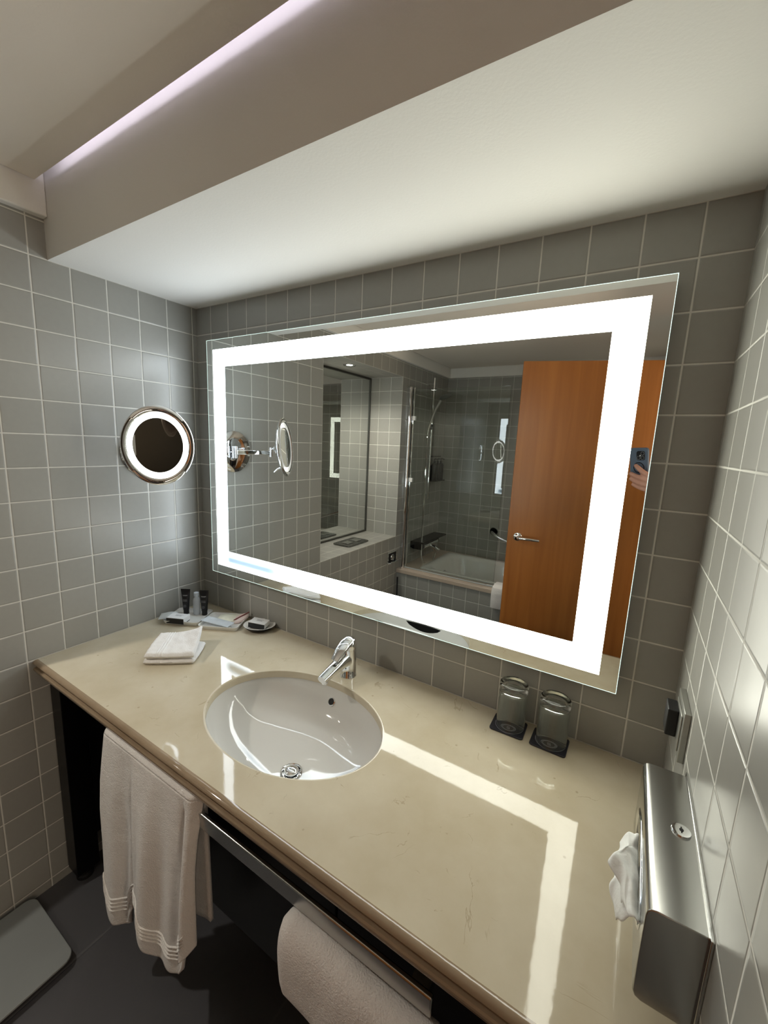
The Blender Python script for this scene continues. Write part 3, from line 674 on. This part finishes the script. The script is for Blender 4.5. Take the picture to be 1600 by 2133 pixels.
tag(o, 'crumpled white tissue pulled out of the steel dispenser', 'tissue')

# ================================================================ WALL SOCKET (right wall)
so = thing('wall_socket', 'square grey metal socket on the right wall above the glasses', 'socket', (W, -.165, 1.075))
MB().box(W - .010, W, -.218, -.118, 1.028, 1.126).build('plate', M['socket'], so, bevel=.0012)
MB().box(W - .0125, W - .010, -.205, -.131, 1.041, 1.113).build('insert', M['socket'], so, bevel=.0015)
MB().box(W - .030, W - .0125, -.176, -.132, 1.050, 1.104).build('switch', M['blackm'], so, bevel=.002)

# ================================================================ ROUND SHAVING MIRROR
C0 = Vector((.232, -.311, 1.543)); yaw = math.radians(-28); pit = math.radians(5)
nm = Vector((math.cos(yaw) * math.cos(pit), math.sin(yaw) * math.cos(pit), math.sin(pit)))
sm_ = thing('shaving_mirror', 'round chrome magnifying mirror with a light ring on a wall arm', 'mirror', (0, -.225, 1.515))
F = Matrix.Translation(C0) @ frame_to(nm) @ Matrix.Diagonal((.825, 1, 1, 1))
RO = .1285
MB().lathe([(.108, .0015), (.112, .004), (RO - .003, .0035), (RO, .000), (RO - .001, -.004), (.112, -.012), (.085, -.024), (.055, -.033), (.028, -.038), (.020, -.042), (.0001, -.042)], 96, F).build('head_shell', M['chrome'], sm_, smooth=True, sharp=50, fix=False)
MB().lathe([(.0885, -.0100), (.1080, -.0100)], 96, F).build('light_ring', M['ring'], sm_, fix=False)
MB().lathe([(.0870, -.004), (.0872, .0020), (.0880, .0020), (.0885, -.0102)], 96, F).lathe([(.1085, -.0102), (.1085, .0015)], 96, F).build('ring_channel', mat('channel_grey', (.22, .22, .21), .5), sm_, smooth=True, sharp=40, fix=False)
gl = [(max(r_, 1e-4), -.0036 + (r_ * r_) / (2 * 1.1)) for r_ in [.0875 * k / 24 for k in range(25)]]
MB().lathe(gl, 96, F).build('mirror_glass', M['mirror'], sm_, smooth=True, sharp=180, fix=False)
# wall plate, arm, joints
Fw = Matrix.Translation((0, -.225, 1.513)) @ Matrix.Rotation(PI / 2, 4, 'Y')
MB().lathe([(.0001, 0.0005), (.092, .0005), (.094, .003), (.088, .010), (.068, .018), (.04, .022), (.0001, .0235)], 72, Fw).build('wall_plate', M['chrome'], sm_, smooth=True, sharp=60)
MB().lathe([(.0001, -.026), (.009, -.026), (.009, .026), (.0001, .026)], 28, Matrix.Translation((.036, -.205, 1.513))).lathe([(.0001, -.026), (.006, -.026), (.006, .026), (.0001, .026)], 28, Matrix.Translation((.036, -.190, 1.513))).tube([(.010, -.200, 1.513), (.036, -.200, 1.513)], .008).build('wall_hinge', M['chrome'], sm_, smooth=True, sharp=50)
E0 = Vector((.040, -.205, 1.513)); E1 = Vector((.098, -.352, 1.513))
d_ = (E1 - E0).normalized(); arm = MB(); fz = Matrix.Translation(E0) @ Matrix.Rotation(math.atan2(d_.y, d_.x), 4, 'Z')
L_ = (E1 - E0).length
arm.box(0, L_, -.006, .006, -.0105, .0105, 0, fz); arm.build('arm', M['chrome'], sm_, bevel=.003, smooth=True)
MB().lathe([(.0001, -.019), (.0085, -.019), (.0085, .024), (.0001, .024)], 28, Matrix.Translation(E1)).build('elbow_hinge', M['chrome'], sm_, smooth=True, sharp=50)
bk = C0 - nm * .040
MB().tube([E1 + Vector((0, 0, .018)), E1 + Vector((.02, .0, .022)), (E1 + bk) / 2 + Vector((0, 0, .012)), bk], [.006, .006, .0055, .0055]).ell(tuple(bk), (.014, .014, .014), 14).tube([E1 + Vector((.022, .004, .022)), E1 + Vector((.036, .010, .006))], .003).build('neck', M['chrome'], sm_, smooth=True, sharp=50)
lv0 = C0 - nm * .022 - frame_to(nm).to_3x3() @ Vector((.0, .085, 0))
MB().tube([lv0, lv0 - nm * .02 + Vector((0, 0, -.008)), lv0 - nm * .036 + Vector((0, 0, -.022))], [.0045, .0055, .004]).build('switch_lever', M['chrome'], sm_, smooth=True)

# ================================================================ BATHROOM SCALE on the floor
sl = thing('bathroom_scale', 'flat pale grey bathroom scale with rounded corners on the dark floor', 'scale', (.165, -.85, 0))
MB().prism(rrect(.295, .32, .03), .026, .034, 0, zrot(.165, -.846, 0)).build('platform', M['scale'], sl, bevel=.002)
for sx in (-1, 1):
    for sy in (-1, 1):
        MB().lathe([(.0001, 0), (.016, 0), (.016, .0255), (.0001, .0255)], 20, Matrix.Translation((.165 + sx * .11, -.846 + sy * .12, 0))).build('foot', M['blackm'], sl, smooth=True, sharp=40)

# ================================================================ NICHE: mirror, plate, spotlight
nmir = thing('niche_mirror', 'tall wall mirror with a dark metal frame at the back of the tiled niche', 'mirror', (NX, -1.3, ZT))
MB().box(NX - .0075, NX + .001, NY1 + .008, NY0 - .008, ZT + .014, ZS - .012).build('mirror_glass', M['mirror'], nmir)
ff = MB()
ff.box(NX - .0078, NX + .008, NY1 + .001, NY1 + .010, ZT + .003, ZS - .001).box(NX - .0078, NX + .008, NY0 - .010, NY0 - .001, ZT + .003, ZS - .001).box(NX - .0078, NX + .008, NY1 + .010, NY0 - .010, ZT + .003, ZT + .015).box(NX - .0078, NX + .008, NY1 + .010, NY0 - .010, ZS - .014, ZS - .001)
ff.build('frame', mat('dark_bronze', (.10, .10, .09), .35, .8), nmir)
fp = thing('flush_plate', 'dark rectangular flush plate with two buttons on the tiled niche ledge', 'flush plate', (-.135, -1.345, ZT + .002))
MB().prism(rrect(.150, .255, .02), ZT + .0022, ZT + .012, 0, zrot(-.138, -1.345, 0)).build('plate', mat('dark_steel', (.16, .16, .15), .25, .9), fp, bevel=.003)
for yy in (-1.40, -1.30):
    MB().prism(rrect(.062, .075, .012), ZT + .0122, ZT + .016, 0, zrot(-.138, yy, 0)).build('button', M['steel'], fp, bevel=.0015)
def downlight(name, label, x, y, z, power, group=None, ang=95):
    t = thing(name, label, 'ceiling light', (x, y, z), group)
    MB().lathe([(.020, -.0005), (.030, -.003), (.040, -.0030), (.042, -.0002)], 40, Matrix.Translation((x, y, z))).build('trim_ring', M['chrome'], t, smooth=True, sharp=60)
    MB().lathe([(.0001, -.0008), (.021, -.0008)], 32, Matrix.Translation((x, y, z))).build('lamp', M['lamp'], t, fix=False)
    ld = bpy.data.lights.new('spot_light', 'SPOT'); ld.energy = power; ld.color = (1, .93, .82); ld.spot_size = math.radians(ang); ld.spot_blend = .7; ld.shadow_soft_size = .02
    lo2 = bpy.data.objects.new('light_source', ld); COL.objects.link(lo2); lo2.parent = t; lo2.location = (0, 0, -.012)
    return t
downlight('downlight', 'small round spotlight in the ceiling of the tiled niche', -.115, -1.235, ZS, NICHE, 'recessed downlights', 150)
downlight('downlight', 'recessed downlight in the bathroom ceiling above the tub end by the door', 1.46, -2.15, ZC, SPOT, 'recessed downlights', 140)

# toilet paper holder recessed in the left wall, toilet brush
tp = thing('toilet_roll_holder', 'square chrome toilet roll holder on the wall below the niche', 'holder', (0, -1.71, .69))
fr_ = MB(); a0, a1, b0, b1 = -1.782, -1.638, .640, .740
fr_.box(0, .006, a0, a1, b1 - .012, b1).box(0, .006, a0, a1, b0, b0 + .012).box(0, .006, a0, a0 + .012, b0 + .012, b1 - .012).box(0, .006, a1 - .012, a1, b0 + .012, b1 - .012).box(0, .020, a0, a1, b1, b1 + .004)
fr_.build('surround', M['chrome'], tp, bevel=.001)
MB().box(.0002, .003, a0 + .012, a1 - .012, b0 + .012, b1 - .012).build('recess', M['dark'], tp)
MB().lathe([(.0001, .012), (.020, .011), (.026, .006), (.027, 0)], 36, Matrix.Translation((.003, -1.71, .690)) @ Matrix.Rotation(PI / 2, 4, 'Y')).build('roller_cap', M['steel'], tp, smooth=True, sharp=50)
MB().box(.003, .030, a0 + .03, a1 - .03, b0 + .014, b0 + .022).build('lip', M['chrome'], tp, bevel=.001)
tb_ = thing('toilet_brush', 'dark toilet brush handle standing in the corner by the tub', 'toilet brush', (.05, -1.74, 0))
MB().lathe([(.0001, 0), (.038, 0), (.040, .01), (.036, .20), (.012, .21), (.0001, .21)], 32, Matrix.Translation((.05, -1.745, 0))).build('holder', M['steel'], tb_, smooth=True, sharp=40)
MB().tube([(.045, -1.745, .21), (.035, -1.755, .52)], .006).build('handle', M['blackm'], tb_, smooth=True)

# ================================================================ BATHTUB
tub = thing('bathtub', 'white built-in bathtub behind a tiled apron with a beige stone rim', 'bathtub', (.85, -2.2, 0))
o = MB().box(.0005, W - .0005, TUBY - .02, TUBY, 0, TUBZ - .030).build('tiled_apron', M['t_front'], tub)
# stone rim: front, back and end strips
rm_ = MB().box(.0005, W - .0005, TUBY - .115, TUBY + .012, TUBZ - .030, TUBZ).box(.0005, W - .0005, YB + .0005, YB + .075, TUBZ - .03, TUBZ).box(.0005, .16, YB + .075, TUBY - .115, TUBZ - .03, TUBZ).box(W - .1, W - .0005, YB + .075, TUBY - .115, TUBZ - .03, TUBZ)
rm_.build('stone_rim', M['rim'], tub, bevel=.003)
tx0, tx1, ty0, ty1 = .15, W - .09, YB + .065, TUBY - .105
cxm, cym, tw_, td_ = (tx0 + tx1) / 2, (ty0 + ty1) / 2, tx1 - tx0, ty1 - ty0
rings = [(tw_, td_, .03, TUBZ + .002), (tw_ + .0, td_ + .0, .03, TUBZ + .010), (tw_ - .02, td_ - .02, .05, TUBZ + .014), (tw_ - .11, td_ - .09, .09, TUBZ + .010), (tw_ - .15, td_ - .12, .11, TUBZ - .02), (tw_ - .22, td_ - .17, .13, TUBZ - .20), (tw_ - .34, td_ - .24, .12, TUBZ - .36), (tw_ - .50, td_ - .34, .09, TUBZ - .40), (tw_ - 1.0, td_ - .5, .02, TUBZ - .405)]
vs = []; fs = []; nr = 4 * 11
for a, b_, r, zz in rings: vs += [(cxm + x, cym + y, zz) for x, y in rrect(a, b_, r, 10)]
for i in range(len(rings) - 1):
    for k in range(nr): fs.append((i * nr + k, i * nr + (k + 1) % nr, (i + 1) * nr + (k + 1) % nr, (i + 1) * nr + k))
fs.append(tuple(range((len(rings) - 1) * nr, len(rings) * nr)))
MB().add(vs, fs).build('basin', M['porc'], tub, smooth=True, sharp=60)
MB().lathe([(.0001, .014), (.026, .012), (.030, .004), (.030, 0)], 32, Matrix.Translation((tx0 + .115, cym + .03, TUBZ - .09)) @ Matrix.Rotation(PI / 2 - .35, 4, 'Y')).build('overflow', M['chrome'], tub, smooth=True, sharp=60)
tl = thing('bath_mat', 'white folded bath mat draped over the tub rim beside the door', 'bath mat', (.86, TUBY, TUBZ))
def bm_(u, v):
    # path over the rim: outside hang -> top -> inside
    L = [(TUBY + .024, .455), (TUBY + .030, .50), (TUBY + .030, .56), (TUBY + .020, .592), (TUBY - .01, .603), (TUBY - .07, .603), (TUBY - .085, .60)]
    t = v * (len(L) - 1); i = min(int(t), len(L) - 2); f_ = t - i
    y_ = L[i][0] * (1 - f_) + L[i + 1][0] * f_; z_ = L[i][1] * (1 - f_) + L[i + 1][1] * f_
    return (.80 + .24 * u, y_ + .004 * math.sin(u * 11), z_)
MB().grid(bm_, 30, 30).build('mat', M['towel'], tl, smooth=True, solid=.026, bevel=.008, sharp=180)

# ---- shower screen
GY = -1.86
ss = thing('shower_screen', 'clear glass shower screen with chrome wall profile on the tub rim', 'shower screen', (.02, GY, TUBZ))
MB().box(.0005, .018, -1.862, -1.832, TUBZ, 2.005).tube([(.024, -1.840, TUBZ), (.024, -1.840, 2.01)], .0165, 24).box(.0005, .040, -1.895, -1.880, TUBZ, 2.0).tube([(.034, -1.884, TUBZ), (.034, -1.884, 2.01)], .009, 20).build('wall_profile', M['chrome'], ss, smooth=True, sharp=40)
GM = Matrix.Translation((0, GY, 0)) @ Matrix.Rotation(math.radians(1.1), 4, 'Z')
MB().box(.040, .785, -.003, .003, TUBZ + .012, 1.995, 0, GM).build('glass_pane', M['pane'], ss)
for zz in (1.778, 1.300):
    MB().box(.044, .072, -.012, .012, zz - .016, zz + .016, 0, GM).build('hinge', M['white'], ss, bevel=.002)
MB().box(.040, .785, -.006, .006, TUBZ + .0035, TUBZ + .0115, 0, GM).build('bottom_seal', M['fog'], ss)

# ---- shower set on the left wall
sh = thing('shower_rail', 'chrome vertical shower rail on the tiled wall above the tub', 'shower rail', (.05, -2.2, 1.15))
MB().tube([(.05, -2.2, 1.12), (.05, -2.2, 2.13)], .008, 16).build('bar', M['chrome'], sh, smooth=True, sharp=50)
for zz in (1.15, 2.08): MB().tube([(.0, -2.2, zz), (.05, -2.2, zz)], .010, 14).build('bracket', M['chrome'], sh, smooth=True, sharp=50)
MB().tube([(.05, -2.2, 1.72), (.095, -2.10, 1.735)], .014, 14).build('slider', M['blackm'], sh, smooth=True, sharp=50)
hs_ = thing('hand_shower', 'chrome hand shower with grey head held on the shower rail', 'hand shower', (.10, -2.06, 1.73))
MB().tube([(.10, -2.03, 1.70), (.108, -2.12, 1.86), (.115, -2.20, 1.94)], [.010, .0115, .013], 16).build('handle', M['chrome'], hs_, smooth=True, sharp=50)
MB().lathe([(.0001, .018), (.03, .016), (.055, .004), (.057, -.004), (.052, -.010), (.0001, -.012)], 40, Matrix.Translation((.125, -2.275, 1.985)) @ frame_to((-.2, .35, .9))).build('head', mat('grey_plastic', (.20, .21, .21), .4), hs_, smooth=True, sharp=50)
hp = [(.10, -2.03, 1.71), (.10, -2.02, 1.60), (.10, -2.03, 1.20), (.10, -2.03, .80), (.10, -2.05, .62), (.12, -2.12, .555), (.13, -2.20, .56), (.12, -2.28, .62), (.09, -2.28, .68)]
hpp = []
for i in range(len(hp) - 1):
    p0, p1, p2, p3_ = [Vector(hp[max(0, min(len(hp) - 1, k))]) for k in (i - 1, i, i + 1, i + 2)]
    for t in [k / 6 for k in range(6)]:
        hpp.append(.5 * ((2 * p1) + (p2 - p0) * t + (2 * p0 - 5 * p1 + 4 * p2 - p3_) * t * t + (-p0 + 3 * p1 - 3 * p2 + p3_) * t ** 3))
MB().tube(hpp + [hp[-1]], .0065, 10).build('hose', M['chrome'], hs_, smooth=True)
mxr = thing('bath_mixer', 'chrome bath mixer under a dark glass shelf on the tiled wall', 'mixer', (0, -2.25, .72))
MB().box(.0005, .125, -2.50, -2.02, .752, .765).box(.0005, .10, -2.10, -2.02, .700, .752).build('shelf', M['black'], mxr, bevel=.003)
MB().tube([(.065, -2.42, .705), (.065, -2.14, .705)], .022, 24).tube([(0, -2.36, .705), (.065, -2.36, .705)], .014, 16).tube([(0, -2.20, .705), (.065, -2.20, .705)], .014, 16).build('body', M['chrome'], mxr, smooth=True, sharp=50)
for ya, yb in ((-2.47, -2.425), (-2.135, -2.09)): MB().tube([(.065, ya, .705), (.065, yb, .705)], .025, 24).build('knob', M['chrome'], mxr, smooth=True, sharp=50)
MB().tube([(.065, -2.28, .690), (.11, -2.28, .680), (.155, -2.28, .660)], [.014, .013, .012], 16).build('spout', M['chrome'], mxr, smooth=True, sharp=50)
# three black pump bottles in a rack
rk = thing('bottle_rack', 'black wall rack holding three black pump bottles above the tub', 'rack', (0, -2.40, 1.26))
MB().box(.0005, .07, -2.51, -2.29, 1.262, 1.268).box(.0005, .006, -2.51, -2.29, 1.262, 1.40).box(.0005, .012, -2.52, -2.28, 1.475, 1.483).build('holder', M['blackm'], rk, bevel=.001)
for k, (yy, wh) in enumerate(((-2.33, 'the one nearest the glass screen'), (-2.40, 'the middle one of three'), (-2.47, 'the one nearest the corner'))):
    t = thing('pump_bottle', 'black pump bottle in the shower rack, ' + wh, 'bottle', (.036, yy, 1.2685), 'black pump bottles in the shower')
    mx = Matrix.Translation((.038, yy, 1.2685))
    MB().lathe([(.0001, 0), (.025, 0), (.026, .003), (.026, .135), (.018, .150), (.009, .156), (.0001, .156)], 28, mx).build('bottle_body', M['tube'], t, smooth=True, sharp=50)
    pm_ = MB().lathe([(.0001, .1565), (.011, .1565), (.011, .172), (.004, .175), (.004, .195), (.0001, .195)], 20, mx); pm_.tube([(.038, yy, 1.462), (.070, yy, 1.458)], .0045, 10); pm_.build('pump', M['blackm'], t, smooth=True, sharp=50)
# grab bar on the back wall
gb = thing('grab_bar', 'chrome angled grab bar on the tiled wall above the tub', 'grab bar', (.54, YB, .83))
MB().lathe([(.0001, 0), (.036, 0), (.036, .006), (.028, .012), (.0001, .013)], 36, Matrix.Translation((.54, YB, .832)) @ Matrix.Rotation(PI / 2, 4, 'X')).build('flange', M['chrome'], gb, smooth=True, sharp=50)
MB().lathe([(.0001, 0), (.036, 0), (.036, .006), (.028, .012), (.0001, .013)], 36, Matrix.Translation((.98, YB, .665)) @ Matrix.Rotation(PI / 2, 4, 'X')).build('flange', M['chrome'], gb, smooth=True, sharp=50)
MB().tube([(.54, YB + .01, .832), (.54, YB + .045, .832), (.555, YB + .065, .826), (.60, YB + .07, .802), (.92, YB + .07, .690), (.965, YB + .065, .670), (.98, YB + .045, .665), (.98, YB + .01, .665)], .0125, 18).build('bar', M['chrome'], gb, smooth=True, sharp=60)

# ================================================================ DOOR (opened into the room, behind the photographer)
D0 = Vector((W - .002, -1.640, 0)); D1 = Vector((.958, -1.420, 0))
dd = (D1 - D0).normalized(); dl = (D1 - D0).length
Mx = Matrix.Translation(D0) @ Matrix.Rotation(math.atan2(dd.y, dd.x), 4, 'Z')
dr = MB().box(0, dl, .0, .040,   .008, 2.065, 0, Mx)
door = dr.build('door_1', M['wood'], bevel=.0015, loc=(D0.x, D0.y, 0)); tag(door, kind='structure')
# local +y of Mx points away from / towards mirror?
nrm = (Mx.to_3x3() @ Vector((0, -1, 0)))
sgn = -1 if nrm.y > 0 else 1        # side that faces the vanity mirror
yf = 0.0 if nrm.y > 0 else .040
def onf(a, off, z): return Mx @ Vector((a, yf + sgn * off, z))
hx = dl - .058; zz = 1.064
Fh = Matrix.Translation(onf(hx, 0, zz)) @ frame_to(tuple(Mx.to_3x3() @ Vector((0, sgn, 0))))
h1 = MB().lathe([(.0001, .008), (.022, .008), (.0255, .005), (.0265, 0)], 36, Fh)
pa = [onf(hx, .004, zz), onf(hx, .040, zz), onf(hx - .010, .050, zz), onf(hx - .03, .052, zz), onf(hx - .115, .050, zz - .004)]
h1.tube(pa, [.0095, .0095, .010, .0095, .0085], 16)
h1.build('door_handle', M['chrome'], door, smooth=True, sharp=50)
hl = bpy.data.lights.new('hall_fill', 'AREA'); hl.energy = HALL_FILL; hl.size = .9; hl.color = (1, .8, .6)  # unseen area light, added to lift ceiling, towel and floor
ho = bpy.data.objects.new('hall_fill', hl); COL.objects.link(ho); ho.location = (2.9, -.95, 1.35); ho.rotation_euler = (PI / 2, 0, PI / 2)

# ================================================================ PHOTOGRAPHER
person = None
def skin_eval(verts, edges, radii, root, sub=2):
    me = bpy.data.meshes.new('sk'); me.from_pydata(verts, edges, []); o_ = bpy.data.objects.new('sk', me); COL.objects.link(o_)
    o_.modifiers.new('skin', 'SKIN'); sv = me.skin_vertices[0].data
    for i, r in enumerate(radii): sv[i].radius = r if isinstance(r, tuple) else (r, r)
    for i in range(len(verts)): sv[i].use_root = (i == root)
    md = o_.modifiers.new('sub', 'SUBSURF'); md.levels = sub; md.render_levels = sub
    dg = bpy.context.evaluated_depsgraph_get(); ev = o_.evaluated_get(dg); m2 = bpy.data.meshes.new_from_object(ev)
    out_ = ([tuple(v_.co) for v_ in m2.vertices], [tuple(p_.vertices) for p_ in m2.polygons])
    bpy.data.objects.remove(o_); bpy.data.meshes.remove(me); return out_
# body frame: origin on the floor between the feet, facing the vanity mirror and turned a little left
PX, PY = 1.93, -1.31
def B(x, y, z): # local: x to person's right, y forward
    a = math.radians(28); return (PX + x * math.cos(a) - y * math.sin(a), PY + x * math.sin(a) + y * math.cos(a), z)
palm = Vector((1.628, -1.092, 1.425)); wrist = Vector((1.648, -1.135, 1.355)); elbow = Vector((1.775, -1.235, 1.170))
sh_r = Vector(B(-.0, 0, 0)) if False else None
# the phone hand is on the room side: shoulders
SR = Vector((1.845, -1.200, 1.405)); SLt = Vector((2.04, -1.410, 1.40))
neck = (SR + SLt) / 2 + Vector((-.01, .01, .075)); chest = (SR + SLt) / 2 + Vector((0, 0, -.12)); waist = chest + Vector((.0, .0, -.24)); pelv = waist + Vector((0, 0, -.14))
sd_ = (SLt - SR).normalized(); sd_.z = 0
hipR = pelv - sd_ * .09 + Vector((0, 0, -.06)); hipL = pelv + sd_ * .09 + Vector((0, 0, -.06))
kR = hipR + Vector((-.01, .03, -.40)); kL = hipL + Vector((0, .02, -.40)); aR = kR + Vector((0, -.03, -.38)); aL = kL + Vector((0, -.02, -.38))
fdir = Vector((-.62, .78, 0)).normalized()
V = [pelv, waist, chest, neck - Vector((0, 0, .04)), neck + Vector((0, 0, .06)), SR, elbow, wrist, palm, SLt, SLt + Vector((.05, .02, -.28)), SLt + Vector((-.02, .12, -.50)), SLt + Vector((-.03, .15, -.58)), hipR, kR, aR, aR + fdir * .13 + Vector((0, 0, -.05)), hipL, kL, aL, aL + fdir * .13 + Vector((0, 0, -.05))]
E_ = [(0, 1), (1, 2), (2, 3), (3, 4), (3, 5), (5, 6), (6, 7), (7, 8), (3, 9), (9, 10), (10, 11), (11, 12), (0, 13), (13, 14), (14, 15), (15, 16), (0, 17), (17, 18), (18, 19), (19, 20)]
R_ = [(.15, .11), (.135, .095), (.15, .10), .075, .055, .058, .042, .027, .030, .058, .042, .028, .026, .085, .058, .040, .035, .085, .058, .040, .035]
bv, bf = skin_eval([tuple(v_) for v_ in V], E_, R_, 0)
body = MB().add(bv, bf)
hc = neck + Vector((-.01, .03, .185)); gd = (Vector((1.58, -1.10, 1.52)) - hc).normalized(); HM = frame_to((0, 0, 1)).to_3x3()
fw = Vector((gd.x, gd.y, -.15)).normalized(); rt = fw.cross(Vector((0, 0, 1))).normalized(); upv = rt.cross(fw)
HR = Matrix((rt, fw, upv)).transposed()
def Hh(x, y, z): return hc + HR @ Vector((x, y, z))
body.ell(tuple(Hh(0, -.012, .025)), (.075, .095, .095), 20, 0, HR)          # cranium
body.ell(tuple(Hh(0, .022, -.035)), (.060, .070, .085), 20, 0, HR)          # face and jaw
body.ell(tuple(Hh(0, .095, -.028)), (.013, .018, .024), 12, 0, HR)          # nose
body.ell(tuple(Hh(0, .086, .012)), (.052, .012, .010), 12, 0, HR)           # brow
body.ell(tuple(Hh(0, .090, -.068)), (.024, .008, .009), 12, 0, HR)          # lips
body.ell(tuple(Hh(0, .074, -.105)), (.022, .018, .016), 12, 0, HR)          # chin
for s_ in (-1, 1): body.ell(tuple(Hh(s_ * .076, -.005, -.015)), (.008, .018, .030), 12, 0, HR)   # ears
# fingers of the phone hand, lying across the back of the phone
pn = CF; 
def onphone(dx, dz, off): return CP + CR * dx + CU * dz + CF * off
fing = [[(.066, -.108, -.016), (.054, -.094, .012), (.034, -.078, .0185), (.012, -.060, .0165), (.000, -.051, .0130)],
        [(.066, -.122, -.016), (.054, -.112, .014), (.030, -.104, .0210), (.004, -.096, .0190), (-.022, -.087, .0135)],
        [(.066, -.142, -.016), (.054, -.134, .014), (.028, -.127, .0205), (.002, -.119, .0185), (-.022, -.110, .0130)],
        [(.062, -.162, -.014), (.050, -.155, .012), (.028, -.149, .0180), (.006, -.142, .0160), (-.014, -.135, .0120)]]
frad = [[.0140, .0128, .0112, .0100, .0086], [.0145, .0130, .0118, .0106, .0090], [.0140, .0128, .0116, .0104, .0088], [.0125, .0112, .0100, .0090, .0078]]
for fg, fr2 in zip(fing, frad):
    base = palm + Vector((0, 0, -.0)); pts_ = [onphone(*q) for q in fg]
    body.tube([palm] + pts_, [.018] + fr2, 14); body.ell(tuple(pts_[-1]), (fr2[-1],) * 3, 10)
th_ = [palm, onphone(.056, -.150, -.028), onphone(.040, -.118, -.026), onphone(.026, -.090, -.0235)]
body.tube(th_, [.018, .0135, .0115, .0085], 14); body.ell(tuple(th_[-1]), (.0085,) * 3, 10)
body.ell(tuple((palm + onphone(.062, -.138, -.012)) / 2), (.030, .026, .048), 16); body.ell(tuple(onphone(.064, -.128, .004)), (.018, .020, .036), 16)
bo = body.build('person', M['skin'], smooth=True, sharp=180, loc=(PX, PY, 0), fix=False)
md = bo.modifiers.new('remesh', 'REMESH'); md.mode = 'VOXEL'; md.voxel_size = .0036; md.use_smooth_shade = True
md = bo.modifiers.new('smooth', 'SMOOTH'); md.factor = .5; md.iterations = 3
tag(bo, 'person in a dark shirt standing in the doorway, holding up a phone', 'person'); person = bo
# clothes: shirt with rolled sleeves and trousers (slightly larger shells)
sl_r = elbow + (wrist - elbow) * .12
Vs = [waist + Vector((0, 0, -.10)), waist, chest, neck - Vector((0, 0, .045)), SR, elbow, sl_r, SLt, SLt + Vector((.05, .02, -.28)), SLt + Vector((.03, .055, -.33))]
sv_, sf_ = skin_eval([tuple(v_) for v_ in Vs], [(0, 1), (1, 2), (2, 3), (3, 4), (4, 5), (5, 6), (3, 7), (7, 8), (8, 9)], [(.165, .125), (.15, .112), (.165, .118), .082, .070, .054, .050, .070, .054, .050], 0)
MB().add(sv_, sf_).build('shirt', M['shirt'], person, smooth=True, sharp=180, fix=False)
Vt = [waist + Vector((0, 0, -.06)), pelv, hipR, kR, aR + Vector((0, 0, .03)), hipL, kL, aL + Vector((0, 0, .03))]
sv_, sf_ = skin_eval([tuple(v_) for v_ in Vt], [(0, 1), (1, 2), (2, 3), (3, 4), (1, 5), (5, 6), (6, 7)], [(.155, .115), (.165, .125), .100, .074, .060, .100, .074, .060], 0)
MB().add(sv_, sf_).build('trousers', M['trousers'], person, smooth=True, sharp=180, fix=False)
for a_ in (aR, aL):
    c_ = a_ + fdir * .06; RM = Matrix((fdir.cross(Vector((0, 0, 1))), fdir, Vector((0, 0, 1)))).transposed()
    MB().ell((c_.x, c_.y, .045), (.048, .135, .045), 16, 0, RM).build('shoe', M['blackm'], person, smooth=True, sharp=180)
hb = MB()
def hairf(u, v):
    th = u * 2 * PI; ph = v * PI * .56; r = Vector((.081, .101, .101)); q = Vector((math.sin(ph) * math.cos(th), math.sin(ph) * math.sin(th), math.cos(ph)))
    p_ = Vector((q.x * r.x, q.y * r.y - .014, q.z * r.z + .027))
    if p_.y > .055 and p_.z < .075: p_.y = .055 + (p_.y - .055) * .3
    return tuple(hc + HR @ (p_ * (1 + .02 * noise.noise(p_ * 60))))
hb.grid(hairf, 48, 24, wrap=True)
hb.build('hair', M['hair'], person, smooth=True, sharp=180, solid=.006)

# phone: back surface just behind the optical centre
ph = thing('smartphone', 'blue-grey phone in a case held up in one hand by the person', 'phone', tuple(CP - CF * .012))
PM = Matrix.Translation(CP) @ rm                   # local: x right, y up, z away from view (towards the person)
mxp = PM @ Matrix.Translation((.0015, -.0515, .0045))
MB().prism(rrect(.078, .150, .012), 0, .011, 0, mxp).build('case', M['phone'], ph, bevel=.002)
MB().prism(rrect(.074, .146, .010), .0111, .0116, 0, mxp).build('screen', M['phoneblack'], ph)
md_ = PM @ Matrix.Translation((.010, -.010, .0032))
cmod = MB().prism(rrect(.036, .040, .009), 0, .0013, 0, md_).build('camera_module', M['phoneblack'], ph)
for dx, dy in ((.0085, -.0095), (-.0085, -.0095), (.0085, .0095)):
    MB().lathe([(.0066, -.0012), (.0074, -.0012), (.0074, 0)], 28, md_ @ Matrix.Translation((dx, dy, 0))).build('lens_ring', M['chrome'], cmod, smooth=True, sharp=50)
MB().lathe([(.0001, -.0004), (.0025, -.0004), (.0025, 0)], 20, md_ @ Matrix.Translation((-.002, .0, 0))).build('flash', M['white'], cmod)
MB().lathe([(.020, -.0005), (.0235, -.0005), (.0235, .001)], 48, PM @ Matrix.Translation((.0015, -.062, .0045))).build('case_ring', M['phoneblack'], ph)
